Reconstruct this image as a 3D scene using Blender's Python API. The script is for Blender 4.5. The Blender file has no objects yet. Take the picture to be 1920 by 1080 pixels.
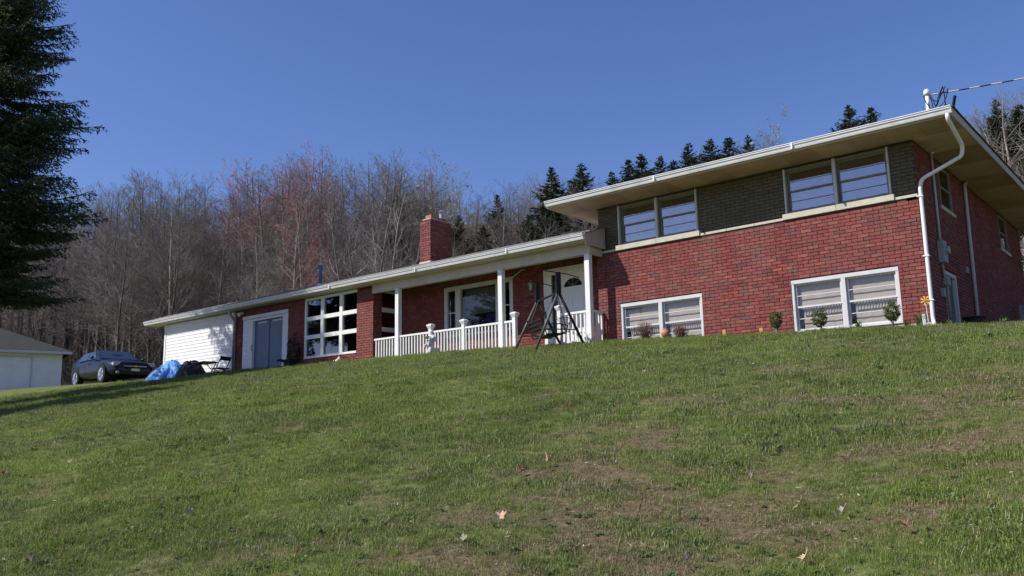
import bpy, math, random
import numpy as np
from mathutils import Vector, Matrix
R = math.radians
sc = bpy.context.scene
COL = sc.collection

# ------------------------------------------------------------------ camera
cam_r = Vector((0.76897, 0.63900, -0.01921)); cam_u = Vector((0.12748, -0.12383, 0.98408)); cam_f = Vector((-0.62645, 0.75918, 0.17668))
CAM = Vector((4.13413, -16.61573, -1.98447))
cd = bpy.data.cameras.new('camera'); cam = bpy.data.objects.new('camera', cd); COL.objects.link(cam)
M = Matrix((cam_r, cam_u, -cam_f)).transposed().to_4x4(); M.translation = CAM
cam.matrix_world = M
cd.sensor_width = 36; cd.lens = 1650 / 1920 * 36; cd.clip_end = 3000; cd.clip_start = .05
sc.camera = cam
# ------------------------------------------------------------------ sky and sun
SUND = Vector((.70, 1.0, -1.20)).normalized()      # the way the light travels
EL = math.asin(-SUND.z); AZ = math.atan2(-SUND.x, -SUND.y)
w = bpy.data.worlds.new('World'); sc.world = w; w.use_nodes = True
nt = w.node_tree; nt.nodes.clear()
out = nt.nodes.new('ShaderNodeOutputWorld'); bg = nt.nodes.new('ShaderNodeBackground')
sky = nt.nodes.new('ShaderNodeTexSky'); sky.sky_type = 'NISHITA'; sky.sun_disc = False
sky.sun_elevation = EL; sky.sun_rotation = AZ; sky.altitude = 300; sky.air_density = 1.0; sky.dust_density = .6; sky.ozone_density = 4.0
tint = nt.nodes.new('ShaderNodeMix'); tint.data_type = 'RGBA'; tint.blend_type = 'MULTIPLY'; tint.inputs[0].default_value = 1
tint.inputs[7].default_value = (1.58, 1.38, 1.66, 1)
hs = nt.nodes.new('ShaderNodeHueSaturation'); hs.inputs['Saturation'].default_value = 1.12
nt.links.new(sky.outputs[0], hs.inputs['Color']); nt.links.new(hs.outputs[0], tint.inputs[6])
nt.links.new(tint.outputs[2], bg.inputs[0]); nt.links.new(bg.outputs[0], out.inputs[0])
bg.inputs[1].default_value = .074
sl = bpy.data.lights.new('sun', 'SUN'); sl.energy = 5.0; sl.angle = R(.53); sl.color = (1, .95, .87)
so = bpy.data.objects.new('sun', sl); COL.objects.link(so); so.location = (-20, -30, 40)
so.rotation_euler = SUND.to_track_quat('-Z', 'Y').to_euler()
sc.view_settings.view_transform = 'Standard'; sc.view_settings.look = 'None'; sc.view_settings.gamma = 1
sc.view_settings.exposure = .20; sc.view_settings.use_curve_mapping = False

# ------------------------------------------------------------------ helpers
def tag(o, label=None, cat=None, group=None, kind=None):
    if label: o['label'] = label
    if cat: o['category'] = cat
    if group: o['group'] = group
    if kind: o['kind'] = kind
    return o
def empty(name, loc=(0, 0, 0), rz=0, label=None, cat=None, group=None):
    o = bpy.data.objects.new(name, None); COL.objects.link(o); o.empty_display_size = .3
    o.location = loc; o.rotation_euler = (0, 0, rz)
    return tag(o, label, cat, group)
def link(name, me, parent=None):
    o = bpy.data.objects.new(name, me); COL.objects.link(o)
    if parent is not None: o.parent = parent
    return o
class MB:
    def __init__(s): s.v = []; s.f = []
    def add(s, vs, fs):
        n = len(s.v); s.v.extend([tuple(v) for v in vs]); s.f.extend([tuple(i + n for i in f) for f in fs]); return s
    def box(s, a, b, open_back=None):
        x0, y0, z0 = a; x1, y1, z1 = b
        x0, x1 = min(x0, x1), max(x0, x1); y0, y1 = min(y0, y1), max(y0, y1); z0, z1 = min(z0, z1), max(z0, z1)
        return s.add([(x0, y0, z0), (x1, y0, z0), (x1, y1, z0), (x0, y1, z0), (x0, y0, z1), (x1, y0, z1), (x1, y1, z1), (x0, y1, z1)],
                     [(0, 3, 2, 1), (4, 5, 6, 7), (0, 1, 5, 4), (1, 2, 6, 5), (2, 3, 7, 6), (3, 0, 4, 7)])
    def fbox(s, O, U, N, u0, u1, n0, n1, z0, z1):
        # box in a wall frame: U along the wall, N outward
        P = lambda u, n, z: (O[0] + U[0] * u + N[0] * n, O[1] + U[1] * u + N[1] * n, O[2] + z)
        vs = [P(u, n, z) for z in (z0, z1) for (u, n) in ((u0, n1), (u1, n1), (u1, n0), (u0, n0))]
        fs = [(0, 3, 2, 1), (4, 5, 6, 7), (0, 1, 5, 4), (1, 2, 6, 5), (2, 3, 7, 6), (3, 0, 4, 7)]
        if U[0] * (-N[1]) + U[1] * N[0] < 0: fs = [tuple(reversed(f)) for f in fs]
        return s.add(vs, fs)
    def tube(s, pts, rad, n=8, cap=True):
        pts = [Vector(p) for p in pts]
        if not isinstance(rad, (list, tuple)): rad = [rad] * len(pts)
        base = len(s.v); up = None
        for i, p in enumerate(pts):
            d = (pts[min(i + 1, len(pts) - 1)] - pts[max(i - 1, 0)])
            if d.length < 1e-9: d = Vector((0, 0, 1))
            d.normalize()
            if up is None: up = Vector((0, 0, 1)) if abs(d.z) < .9 else Vector((1, 0, 0))
            a = d.cross(up).normalized(); b = d.cross(a).normalized(); up = -b if False else up
            for k in range(n):
                t = 2 * math.pi * k / n
                s.v.append(tuple(p + a * math.cos(t) * rad[i] + b * math.sin(t) * rad[i]))
        for i in range(len(pts) - 1):
            for k in range(n):
                a = base + i * n + k; b = base + i * n + (k + 1) % n
                s.f.append((a, b, b + n, a + n))
        if cap:
            s.f.append(tuple(base + k for k in reversed(range(n)))); e = base + (len(pts) - 1) * n
            s.f.append(tuple(e + k for k in range(n)))
        return s
    def lathe(s, prof, c=(0, 0, 0), n=16):
        b = len(s.v)
        for r, z in prof:
            for k in range(n):
                t = 2 * math.pi * k / n; s.v.append((c[0] + r * math.cos(t), c[1] + r * math.sin(t), c[2] + z))
        for i in range(len(prof) - 1):
            for k in range(n): s.f.append((b + i * n + k, b + i * n + (k + 1) % n, b + (i + 1) * n + (k + 1) % n, b + (i + 1) * n + k))
        s.f.append(tuple(b + k for k in reversed(range(n)))); e = b + (len(prof) - 1) * n; s.f.append(tuple(e + k for k in range(n)))
        return s
    def mesh(s, name, mat, smooth=False):
        me = bpy.data.meshes.new(name); me.from_pydata(s.v, [], s.f); me.update()
        if mat: me.materials.append(mat)
        if smooth: me.polygons.foreach_set('use_smooth', [True] * len(me.polygons))
        return me
    def build(s, name, mat, parent=None, smooth=False, off=None):
        if off is not None: s.v = [(a - off[0], b - off[1], c - off[2]) for a, b, c in s.v]
        return link(name, s.mesh(name, mat, smooth), parent)
def bevel(o, w=.006, seg=2):
    m = o.modifiers.new('bevel', 'BEVEL'); m.width = w; m.segments = seg; m.limit_method = 'ANGLE'; return o

# ------------------------------------------------------------------ materials
def nmat(name):
    m = bpy.data.materials.new(name); m.use_nodes = True; t = m.node_tree
    b = t.nodes['Principled BSDF']; return m, t, b
def mat(name, col, rough=.7, var=.12, scale=6, bump=.0, bscale=40, spec=.35, metal=0, coords='Object', stretch=None, dirt=None):
    m, t, b = nmat(name)
    tc = t.nodes.new('ShaderNodeTexCoord'); nz = t.nodes.new('ShaderNodeTexNoise'); nz.inputs['Scale'].default_value = scale; nz.inputs['Detail'].default_value = 6
    src = tc.outputs[coords]
    if stretch:
        mp = t.nodes.new('ShaderNodeMapping'); mp.inputs['Scale'].default_value = stretch; t.links.new(src, mp.inputs[0]); src = mp.outputs[0]
    t.links.new(src, nz.inputs['Vector'])
    rp = t.nodes.new('ShaderNodeValToRGB'); rp.color_ramp.elements[0].position = .3; rp.color_ramp.elements[1].position = .72
    c0 = [c * (1 - var) for c in col[:3]] + [1]; c1 = [min(1, c * (1 + var)) for c in col[:3]] + [1]
    rp.color_ramp.elements[0].color = c0; rp.color_ramp.elements[1].color = c1
    t.links.new(nz.outputs[0], rp.inputs[0]); cout = rp.outputs[0]
    if dirt:
        n2 = t.nodes.new('ShaderNodeTexNoise'); n2.inputs['Scale'].default_value = dirt[1]; n2.inputs['Detail'].default_value = 8; n2.inputs['Roughness'].default_value = .65
        t.links.new(src, n2.inputs['Vector'])
        r2 = t.nodes.new('ShaderNodeValToRGB'); r2.color_ramp.elements[0].position = .52; r2.color_ramp.elements[1].position = .72
        t.links.new(n2.outputs[0], r2.inputs[0])
        mx = t.nodes.new('ShaderNodeMix'); mx.data_type = 'RGBA'; mu = t.nodes.new('ShaderNodeMath'); mu.operation = 'MULTIPLY'; mu.inputs[1].default_value = dirt[2]
        t.links.new(r2.outputs[0], mu.inputs[0]); t.links.new(mu.outputs[0], mx.inputs[0]); t.links.new(cout, mx.inputs[6]); mx.inputs[7].default_value = (*dirt[0], 1); cout = mx.outputs[2]
    t.links.new(cout, b.inputs['Base Color'])
    b.inputs['Roughness'].default_value = rough; b.inputs['Specular IOR Level'].default_value = spec; b.inputs['Metallic'].default_value = metal
    if bump:
        n3 = t.nodes.new('ShaderNodeTexNoise'); n3.inputs['Scale'].default_value = bscale; n3.inputs['Detail'].default_value = 5; t.links.new(src, n3.inputs['Vector'])
        bp = t.nodes.new('ShaderNodeBump'); bp.inputs['Strength'].default_value = bump; bp.inputs['Distance'].default_value = .01
        t.links.new(n3.outputs[0], bp.inputs['Height']); t.links.new(bp.outputs[0], b.inputs['Normal'])
    return m
def ramp_mat(name, stops, rough=.8, bump=.5, bscale=60, nscale=25, nmix=.25, spec=.25, by='both', translucent=0, weather=None):
    """colour picked per piece (random per island and per object), broken up by noise"""
    m, t, b = nmat(name)
    ge = t.nodes.new('ShaderNodeNewGeometry'); oi = t.nodes.new('ShaderNodeObjectInfo')
    ad = t.nodes.new('ShaderNodeMath'); ad.operation = 'ADD'
    t.links.new(ge.outputs['Random Per Island'], ad.inputs[0]); t.links.new(oi.outputs['Random'], ad.inputs[1])
    fr = t.nodes.new('ShaderNodeMath'); fr.operation = 'FRACT'; t.links.new(ad.outputs[0], fr.inputs[0])
    rp = t.nodes.new('ShaderNodeValToRGB'); el = rp.color_ramp.elements
    el[0].position = stops[0][0]; el[0].color = (*stops[0][1], 1); el[1].position = stops[-1][0]; el[1].color = (*stops[-1][1], 1)
    for p, c in stops[1:-1]: e = el.new(p); e.color = (*c, 1)
    t.links.new(fr.outputs[0], rp.inputs[0])
    nz = t.nodes.new('ShaderNodeTexNoise'); nz.inputs['Scale'].default_value = nscale; nz.inputs['Detail'].default_value = 6
    tc = t.nodes.new('ShaderNodeNewGeometry'); t.links.new(tc.outputs['Position'], nz.inputs['Vector'])
    mr = t.nodes.new('ShaderNodeMapRange'); mr.inputs[1].default_value = .25; mr.inputs[2].default_value = .75; mr.inputs[3].default_value = 1 - nmix; mr.inputs[4].default_value = 1 + nmix
    t.links.new(nz.outputs[0], mr.inputs[0])
    mx = t.nodes.new('ShaderNodeMix'); mx.data_type = 'RGBA'; mx.blend_type = 'MULTIPLY'; mx.inputs[0].default_value = 1
    t.links.new(rp.outputs[0], mx.inputs[6]); t.links.new(mr.outputs[0], mx.inputs[7])
    if weather:
        mp = t.nodes.new('ShaderNodeMapping'); mp.inputs['Scale'].default_value = (1.6, 1.6, .55); t.links.new(tc.outputs['Position'], mp.inputs[0])
        n4 = t.nodes.new('ShaderNodeTexNoise'); n4.inputs['Scale'].default_value = 1.1; n4.inputs['Detail'].default_value = 7; n4.inputs['Roughness'].default_value = .6; t.links.new(mp.outputs[0], n4.inputs['Vector'])
        m4 = t.nodes.new('ShaderNodeMapRange'); m4.inputs[1].default_value = .35; m4.inputs[2].default_value = .7; m4.inputs[3].default_value = 0; m4.inputs[4].default_value = weather[1]; t.links.new(n4.outputs[0], m4.inputs[0])
        m5 = t.nodes.new('ShaderNodeMix'); m5.data_type = 'RGBA'; t.links.new(m4.outputs[0], m5.inputs[0]); t.links.new(mx.outputs[2], m5.inputs[6]); m5.inputs[7].default_value = (*weather[0], 1); mx = m5
    t.links.new(mx.outputs[2], b.inputs['Base Color']); b.inputs['Roughness'].default_value = rough; b.inputs['Specular IOR Level'].default_value = spec
    if bump:
        n3 = t.nodes.new('ShaderNodeTexNoise'); n3.inputs['Scale'].default_value = bscale; t.links.new(tc.outputs['Position'], n3.inputs['Vector'])
        bp = t.nodes.new('ShaderNodeBump'); bp.inputs['Strength'].default_value = bump; bp.inputs['Distance'].default_value = .006
        t.links.new(n3.outputs[0], bp.inputs['Height']); t.links.new(bp.outputs[0], b.inputs['Normal'])
    if translucent:
        tr = t.nodes.new('ShaderNodeBsdfTranslucent'); ms = t.nodes.new('ShaderNodeMixShader'); ms.inputs[0].default_value = translucent
        t.links.new(mx.outputs[2], tr.inputs[0]); t.links.new(b.outputs[0], ms.inputs[1]); t.links.new(tr.outputs[0], ms.inputs[2])
        t.links.new(ms.outputs[0], t.nodes['Material Output'].inputs[0])
    return m
def glass(name, refl, tintc=(.92, .90, .87), rough=.01, base=.06):
    m, t, b = nmat(name); t.nodes.remove(b)
    tr = t.nodes.new('ShaderNodeBsdfTransparent'); tr.inputs[0].default_value = (*tintc, 1)
    gl = t.nodes.new('ShaderNodeBsdfGlossy'); gl.inputs['Roughness'].default_value = rough; gl.inputs[0].default_value = (.95, .97, 1, 1)
    lw = t.nodes.new('ShaderNodeLayerWeight'); lw.inputs[0].default_value = .35
    mr = t.nodes.new('ShaderNodeMapRange'); mr.inputs[3].default_value = refl; mr.inputs[4].default_value = .9 if refl > .1 else .5
    t.links.new(lw.outputs['Facing'], mr.inputs[0])
    pw = t.nodes.new('ShaderNodeMath'); pw.operation = 'POWER'; pw.inputs[1].default_value = 3; t.links.new(lw.outputs['Facing'], pw.inputs[0]); t.links.new(pw.outputs[0], mr.inputs[0])
    nz = t.nodes.new('ShaderNodeTexNoise'); nz.inputs['Scale'].default_value = 1.4; bp = t.nodes.new('ShaderNodeBump'); bp.inputs['Strength'].default_value = .04; bp.inputs['Distance'].default_value = .02
    tc = t.nodes.new('ShaderNodeTexCoord'); t.links.new(tc.outputs['Object'], nz.inputs['Vector']); t.links.new(nz.outputs[0], bp.inputs['Height']); t.links.new(bp.outputs[0], gl.inputs['Normal'])
    ms = t.nodes.new('ShaderNodeMixShader'); t.links.new(mr.outputs[0], ms.inputs[0]); t.links.new(tr.outputs[0], ms.inputs[1]); t.links.new(gl.outputs[0], ms.inputs[2])
    t.links.new(ms.outputs[0], t.nodes['Material Output'].inputs[0]); return m

BR = [(0, (.13, .040, .037)), (.12, (.17, .042, .038)), (.35, (.20, .046, .041)), (.6, (.225, .054, .046)), (.8, (.215, .060, .050)), (.9, (.265, .086, .062)), (.95, (.165, .068, .064)), (1, (.13, .062, .054))]
m_brick = ramp_mat('red_brick', BR, rough=.85, bump=.6, bscale=90, nscale=18, nmix=.35, weather=((.20, .12, .11), .38))
m_mortar = mat('mortar', (.085, .04, .038), .95, .3, 20, .4, 120)
m_pmort = mat('painted_mortar', (.062, .055, .036), .9, .15, 8)
m_pbrick = ramp_mat('painted_brick', [(0, (.098, .086, .056)), (.5, (.108, .096, .063)), (1, (.118, .105, .07))], .75, .35, 80, 6, .15)
m_white = mat('white_paint', (.74, .74, .73), .55, .03, 3, .06, 30, dirt=((.5, .5, .47), 2.5, .25))
m_trim = mat('grey_white_trim', (.56, .56, .57), .55, .05, 4, .05, 30, dirt=((.36, .36, .34), 6, .4))
m_cream = mat('cream_fascia', (.52, .48, .42), .7, .07, 3, .05, 30, dirt=((.32, .28, .22), 2, .35))
m_soffit = ramp_mat('soffit_board', [(0, (.33, .23, .165)), (.3, (.52, .39, .30)), (.5, (.40, .29, .21)), (.75, (.58, .45, .35)), (1, (.36, .26, .19))], .75, .2, 30, 2.5, .18)
m_siding = mat('white_siding', (.78, .78, .78), .6, .03, 2, .08, 60, dirt=((.6, .6, .58), 1.5, .35))
m_alum = mat('white_gutter', (.76, .76, .76), .38, .05, 5, .03, 20, .5, dirt=((.40, .40, .36), 3, .45), stretch=(1, 1, .35))
m_stone = mat('limestone_sill', (.50, .47, .38), .8, .12, 9, .3, 60)
m_conc = mat('concrete', (.42, .40, .35), .9, .15, 8, .4, 50)
m_shingle = ramp_mat('grey_shingle', [(0, (.16, .155, .15)), (.5, (.22, .215, .21)), (1, (.28, .27, .26))], .9, .5, 200, 30, .25)
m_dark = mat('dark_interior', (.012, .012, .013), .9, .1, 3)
m_curtain = mat('curtain', (.47, .46, .45), .9, .06, 5)
m_curtd = mat('dim_curtain', (.17, .19, .23), .9, .08, 5)
m_drape = mat('sage_drape', (.10, .14, .125), .9, .15, 6)
m_glass = glass('window_glass', .03)
m_glassu = glass('storm_glass', .19)
m_glassd = glass('dark_glass', .13, (.25, .27, .3))
m_blue = mat('blue_door_paint', (.115, .17, .24), .5, .06, 3, .05, 20)
m_metal = mat('black_metal', (.012, .012, .013), .55, .2, 20, 0, spec=.25)
m_metalg = mat('worn_metal', (.09, .085, .08), .5, .2, 20, 0, spec=.4)
m_galv = mat('galvanised', (.42, .43, .45), .4, .12, 9, 0, metal=.5)
m_grey = mat('grey_box_paint', (.30, .31, .32), .6, .1, 8)
m_bark = mat('bark', (.115, .10, .088), .95, .35, 5, .6, 25, stretch=(1, 1, .3))
m_barkl = mat('pale_bark', (.24, .215, .19), .95, .3, 5, .5, 25, stretch=(1, 1, .3))

# ------------------------------------------------------------------ ground
ZX = [(-400, 1.5), (-80, 1.2), (-45, 1.0), (-36, .85), (-30, .70), (-24.88, .54), (-20.33, .51), (-18.63, .45), (-16.80, .44), (-15.13, .39), (-13.80, .38), (-12.56, .36), (-11.21, .34), (-9.96, .31), (-8.79, .27), (-7.70, .22), (-6.83, .19), (-6.00, .17), (-4.97, .12), (-4.00, .07), (-3.10, .03), (-2.15, -.02), (-1.46, -.04), (-.72, -.07), (-.19, -.11), (.24, -.14), (.65, -.16), (1.12, -.19), (1.56, -.22), (60, -.5), (400, -.8)]
_zx = np.array([a for a, b in ZX]); _zz = np.array([b for a, b in ZX])
def vnoise(x, y, seed=0):
    x = np.asarray(x, float); y = np.asarray(y, float)
    xi = np.floor(x).astype(np.int64); yi = np.floor(y).astype(np.int64); fx = x - xi; fy = y - yi
    fx = fx * fx * (3 - 2 * fx); fy = fy * fy * (3 - 2 * fy)
    def h(a, b):
        n = (a * 374761393 + b * 668265263 + seed * 1442695041) & 0x7fffffff
        n = ((n ^ (n >> 13)) * 1274126177) & 0x7fffffff
        return ((n ^ (n >> 16)) & 0xffff) / 65535.0
    return (h(xi, yi) * (1 - fx) + h(xi + 1, yi) * fx) * (1 - fy) + (h(xi, yi + 1) * (1 - fx) + h(xi + 1, yi + 1) * fx) * fy
def fbm(x, y, seed=0, o=4):
    a = 0; t = 0; k = 1.0
    for i in range(o): a = a + vnoise(np.asarray(x) * k + 17 * i, np.asarray(y) * k - 9 * i, seed + i) / k; t += 1 / k; k *= 2
    return a / t
def sstep(a, b, x): t = np.clip((np.asarray(x, float) - a) / (b - a), 0, 1); return t * t * (3 - 2 * t)
def ground_z(x, y, detail=True):
    x = np.asarray(x, float); y = np.asarray(y, float)
    z = np.interp(x, _zx, _zz)
    s = np.clip(-.8 - y, 0, None); s2 = np.minimum(s, 19)
    p = .17 * s2 + .0033 * s2 * s2 + np.clip(s - 19, 0, 30) * .12
    z = z - p
    # gentle rise to the wood behind the house, steeper behind its right end
    d = y - 16
    z = z + np.clip(d, 0, 160) ** 1.15 * (.055 + .085 * sstep(-45, 25, x)) * sstep(0, 20, d) + np.clip(y - 95, 0, 90) * .16
    z = z + np.clip(-58 - x, 0, 110) ** 1.12 * .17 * sstep(-30, 5, y)
    if detail:
        k = sstep(.0, 2.0, s)
        z = z + k * ((fbm(x * .45, y * .45, 3, 3) - .5) * .14 + (fbm(x * 2.3, y * 2.3, 8, 2) - .5) * .035)
    return z
def dryness(x, y):
    n = fbm(x * .75 + 3, y * 1.2, 21, 4); n2 = fbm(x * 3.1, y * 5.0, 31, 3)
    near = np.hypot(np.asarray(x) - 3.0, np.asarray(y) + 12.2)
    bias = .135 * (1 - sstep(2.0, 8.5, near)) + .05 * sstep(-6, 3, x) - .05 * sstep(-6, -20, x)
    return sstep(.55, .80, n * .5 + n2 * .5 + bias)
def lightness(x, y): return fbm(x * .28 + 40, y * .5, 57, 3)
gx = np.unique(np.concatenate([np.linspace(-400, -60, 18), np.linspace(-60, -30, 40), np.arange(-30, 10, .16), np.linspace(10, 40, 24), np.linspace(40, 400, 18)]))
gy = np.unique(np.concatenate([np.linspace(-120, -22, 14), np.arange(-22, 1.2, .16), np.linspace(1.2, 40, 34), np.linspace(40, 420, 34)]))
GX, GY = np.meshgrid(gx, gy, indexing='xy'); GZ = ground_z(GX, GY)
nxg, nyg = len(gx), len(gy)
V = np.stack([GX, GY, GZ], -1).reshape(-1, 3)
I = (np.arange(nyg - 1)[:, None] * nxg + np.arange(nxg - 1)[None, :]).reshape(-1)
Q = np.stack([I, I + 1, I + nxg + 1, I + nxg], -1)
def mesh_np(name, V, F, m, smooth=False):
    me = bpy.data.meshes.new(name); k = F.shape[1]
    me.vertices.add(len(V)); me.vertices.foreach_set('co', V.astype(np.float32).ravel())
    me.loops.add(F.size); me.loops.foreach_set('vertex_index', F.astype(np.int32).ravel())
    me.polygons.add(len(F)); me.polygons.foreach_set('loop_start', (np.arange(len(F)) * k).astype(np.int32)); me.polygons.foreach_set('loop_total', np.full(len(F), k, np.int32))
    if smooth: me.polygons.foreach_set('use_smooth', np.ones(len(F), bool))
    me.update(calc_edges=True); me.validate()
    if m: me.materials.append(m)
    return me
m_ground, t, b = nmat('lawn_soil')
at = t.nodes.new('ShaderNodeAttribute'); at.attribute_name = 'dry'; aw = t.nodes.new('ShaderNodeAttribute'); aw.attribute_name = 'wood'
ge = t.nodes.new('ShaderNodeNewGeometry')
def nz_(sc_, det=6, ro=.6):
    n = t.nodes.new('ShaderNodeTexNoise'); n.inputs['Scale'].default_value = sc_; n.inputs['Detail'].default_value = det; n.inputs['Roughness'].default_value = ro; t.links.new(ge.outputs['Position'], n.inputs['Vector']); return n
def rp_(src, stops):
    r = t.nodes.new('ShaderNodeValToRGB'); e = r.color_ramp.elements; e[0].position = stops[0][0]; e[0].color = (*stops[0][1], 1); e[1].position = stops[-1][0]; e[1].color = (*stops[-1][1], 1)
    for p, c in stops[1:-1]: q = e.new(p); q.color = (*c, 1)
    t.links.new(src, r.inputs[0]); return r.outputs[0]
def mx_(f, a, c):
    q = t.nodes.new('ShaderNodeMix'); q.data_type = 'RGBA'; t.links.new(f, q.inputs[0]); t.links.new(a, q.inputs[6]); t.links.new(c, q.inputs[7]); return q.outputs[2]
g1 = rp_(nz_(9, 8).outputs[0], [(.3, (.07, .08, .028)), (.5, (.13, .15, .045)), (.72, (.19, .20, .08))])
g2 = rp_(nz_(24, 8).outputs[0], [(.3, (.07, .052, .03)), (.5, (.15, .115, .065)), (.72, (.24, .20, .12))])
g3 = rp_(nz_(3, 10, .75).outputs[0], [(.3, (.045, .036, .028)), (.5, (.10, .08, .06)), (.72, (.17, .14, .11))])
c = mx_(at.outputs['Fac'], g1, g2); c = mx_(aw.outputs['Fac'], c, g3)
t.links.new(c, b.inputs['Base Color']); b.inputs['Roughness'].default_value = 1; b.inputs['Specular IOR Level'].default_value = .1
bp = t.nodes.new('ShaderNodeBump'); bp.inputs['Strength'].default_value = .8; bp.inputs['Distance'].default_value = .05; t.links.new(nz_(14, 8, .7).outputs[0], bp.inputs['Height']); t.links.new(bp.outputs[0], b.inputs['Normal'])
gm = mesh_np('ground', V, Q, m_ground, True)
a = gm.attributes.new('dry', 'FLOAT', 'POINT'); a.data.foreach_set('value', dryness(GX, GY).ravel().astype(np.float32))
wd = sstep(13, 20, GY) * np.clip(.6 + fbm(GX * .2, GY * .2, 5, 2), 0, 1)
wd = np.maximum(wd, sstep(-52, -58, GX))
a = gm.attributes.new('wood', 'FLOAT', 'POINT'); a.data.foreach_set('value', np.clip(wd, 0, 1).ravel().astype(np.float32))
tag(link('ground', gm), kind='structure')
def gz(x, y): return float(ground_z(x, y))

# ------------------------------------------------------------------ house
H = empty('house', (0, 0, 0), 0, 'long red brick split level house with white railed porch at the lawn crest', 'house')
HX = -7.0; BACK = 9.6; SZ = 3.42; BZ = 2.33
rnd = random.Random(5)
STUFF = MB(); PSTUFF = MB(); singles = []
BL, BH, JT, DEP = .2032, .0575, .0105, .017
def bricks(O, U, N, W, z0, z1, holes=(), store=STUFF, indiv=False, off=0.0, lap=0):
    """running bond of separate bricks standing proud of the mortar plane at N*0; holes = (u0,u1,z0,z1)"""
    ch = BH + JT; cl = BL + JT; n = int((z1 - z0) / ch + .001)
    for r in range(n):
        za = z0 + r * ch + JT; zb = za + BH
        u = -(cl / 2 if r % 2 else 0) - off
        while u < W:
            segs = [(max(u + JT, 0), min(u + cl, W))]
            for h in holes:
                if zb > h[2] + .01 and za < h[3] - .01:
                    ns = []
                    for a_, b_ in segs:
                        if b_ <= h[0] or a_ >= h[1]: ns.append((a_, b_))
                        else:
                            if a_ < h[0]: ns.append((a_, h[0]))
                            if b_ > h[1]: ns.append((h[1], b_))
                    segs = ns
            for a_, b_ in segs:
                if b_ - a_ < .025: continue
                d = DEP + rnd.uniform(-.002, .003); j = rnd.uniform(-.0015, .0015)
                if indiv: singles.append((a_, b_, d, za + j, zb + j, O, U, N))
                else: store.fbox(O, U, N, a_, b_, -.004, d, za + j, zb + j)
            u += cl
def slab(O, U, N, W, z0, z1, holes, th=.2):
    """wall plate with openings cut out"""
    mb = MB(); zs = sorted({z0, z1, *[min(max(h[2], z0), z1) for h in holes], *[min(max(h[3], z0), z1) for h in holes]})
    for a_, b_ in zip(zs[:-1], zs[1:]):
        if b_ - a_ < 1e-4: continue
        mid = (a_ + b_) / 2; cuts = sorted([(h[0], h[1]) for h in holes if h[2] < mid < h[3]]); u = 0
        for c0, c1 in cuts:
            if c0 > u: mb.fbox(O, U, N, u, c0, -th, 0, a_, b_)
            u = max(u, c1)
        if u < W: mb.fbox(O, U, N, u, W, -th, 0, a_, b_)
    return mb
FU, FN = (1, 0, 0), (0, -1, 0)      # front walls: u to the right, facing the lawn
SU, SN = (0, 1, 0), (1, 0, 0)       # right-facing walls: u away from the lawn
# main wing front
front_holes = [(-6.42 + 7, -4.40 + 7, .06, 1.10), (-2.47 + 7, -.45 + 7, .06, 1.10)]
up_holes = [(-6.41 + 7, -4.41 + 7, 2.45, 3.38), (-2.47 + 7, -.44 + 7, 2.45, 3.38)]
side_up = [(1.6, 2.5, 2.47, 3.32), (7.0, 7.95, 2.5, 3.35)]; side_dn = [(1.2, 2.15, 0, 1.15)]
wall = slab((HX, 0, -.25), FU, FN, 7.0, 0, BZ + .25, [(a_, b_, c_ + .25, d_ + .25) for a_, b_, c_, d_ in front_holes]).build('wall', m_mortar, H)
slab((HX + .02, .065, 0), FU, FN, 6.978, BZ + .002, SZ, [(a_ - .02, b_ - .02, c_, d_) for a_, b_, c_, d_ in up_holes], .14).build('wall', m_pmort, wall)
slab((-.002, 0, -.3), SU, SN, BACK, 0, BZ + .3, [(a_, b_, c_ + .3, d_ + .3) for a_, b_, c_, d_ in side_dn], .19).build('wall', m_mortar, wall)
slab((-.002, .205, 0), SU, SN, BACK - .205, BZ + .001, SZ, [(a_ - .205, b_ - .205, c_, d_) for a_, b_, c_, d_ in side_up], .19).build('wall', m_mortar, wall)
MB().box((HX + .2, BACK - .2, -.5), (-.2, BACK, SZ)).box((HX, .2, -.5), (HX + .2, BACK, SZ)).box((HX + .2, .21, 2.2), (-.2, BACK - .2, 2.3)).build('wall', m_mortar, wall)
bricks((HX, 0, 0), FU, FN, 7.0 + .011, .03, BZ, front_holes, indiv=True)
ord_ = sorted(range(len(singles)), key=lambda i: (Vector(singles[i][5]) + Vector(FU) * singles[i][0] + Vector((0, 0, singles[i][3])) - CAM).length)
near = set([i for i in ord_ if singles[i][1] - singles[i][0] > .1][:296])
bmesh_ = [MB().fbox((0, 0, 0), FU, FN, 0, BL, -.004, DEP + k * .0018, 0, BH).mesh('brick', m_brick) for k in range(3)]
for i, (a_, b_, d, za, zb, O, U, N) in enumerate(singles):
    if i in near:
        if abs((b_ - a_) - BL) < .003: o = link('brick', bmesh_[rnd.randrange(3)], wall); o.location = (O[0] + a_, O[1], za)
        else: o = MB().fbox((0, 0, 0), FU, FN, 0, b_ - a_, -.004, d, 0, BH).build('brick', m_brick, wall); o.location = (O[0] + a_, O[1], za)
    else: STUFF.fbox(O, U, N, a_, b_, -.004, d, za, zb)
bricks((0.002, 0, 0), SU, SN, BACK, .03, BZ - .01, side_dn, off=.1)
bricks((0.002, .07, 0), SU, SN, BACK - .07, .03 + 33 * .068, SZ - .03, [(a_ - .07, b_ - .07, c_, d_) for a_, b_, c_, d_ in side_up], off=.03)
bricks((HX + .02, .065, 0), FU, FN, 6.98, BZ + .02, SZ - .02, [(a_ - .02, b_ - .02, c_, d_) for a_, b_, c_, d_ in up_holes], store=PSTUFF)
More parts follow.
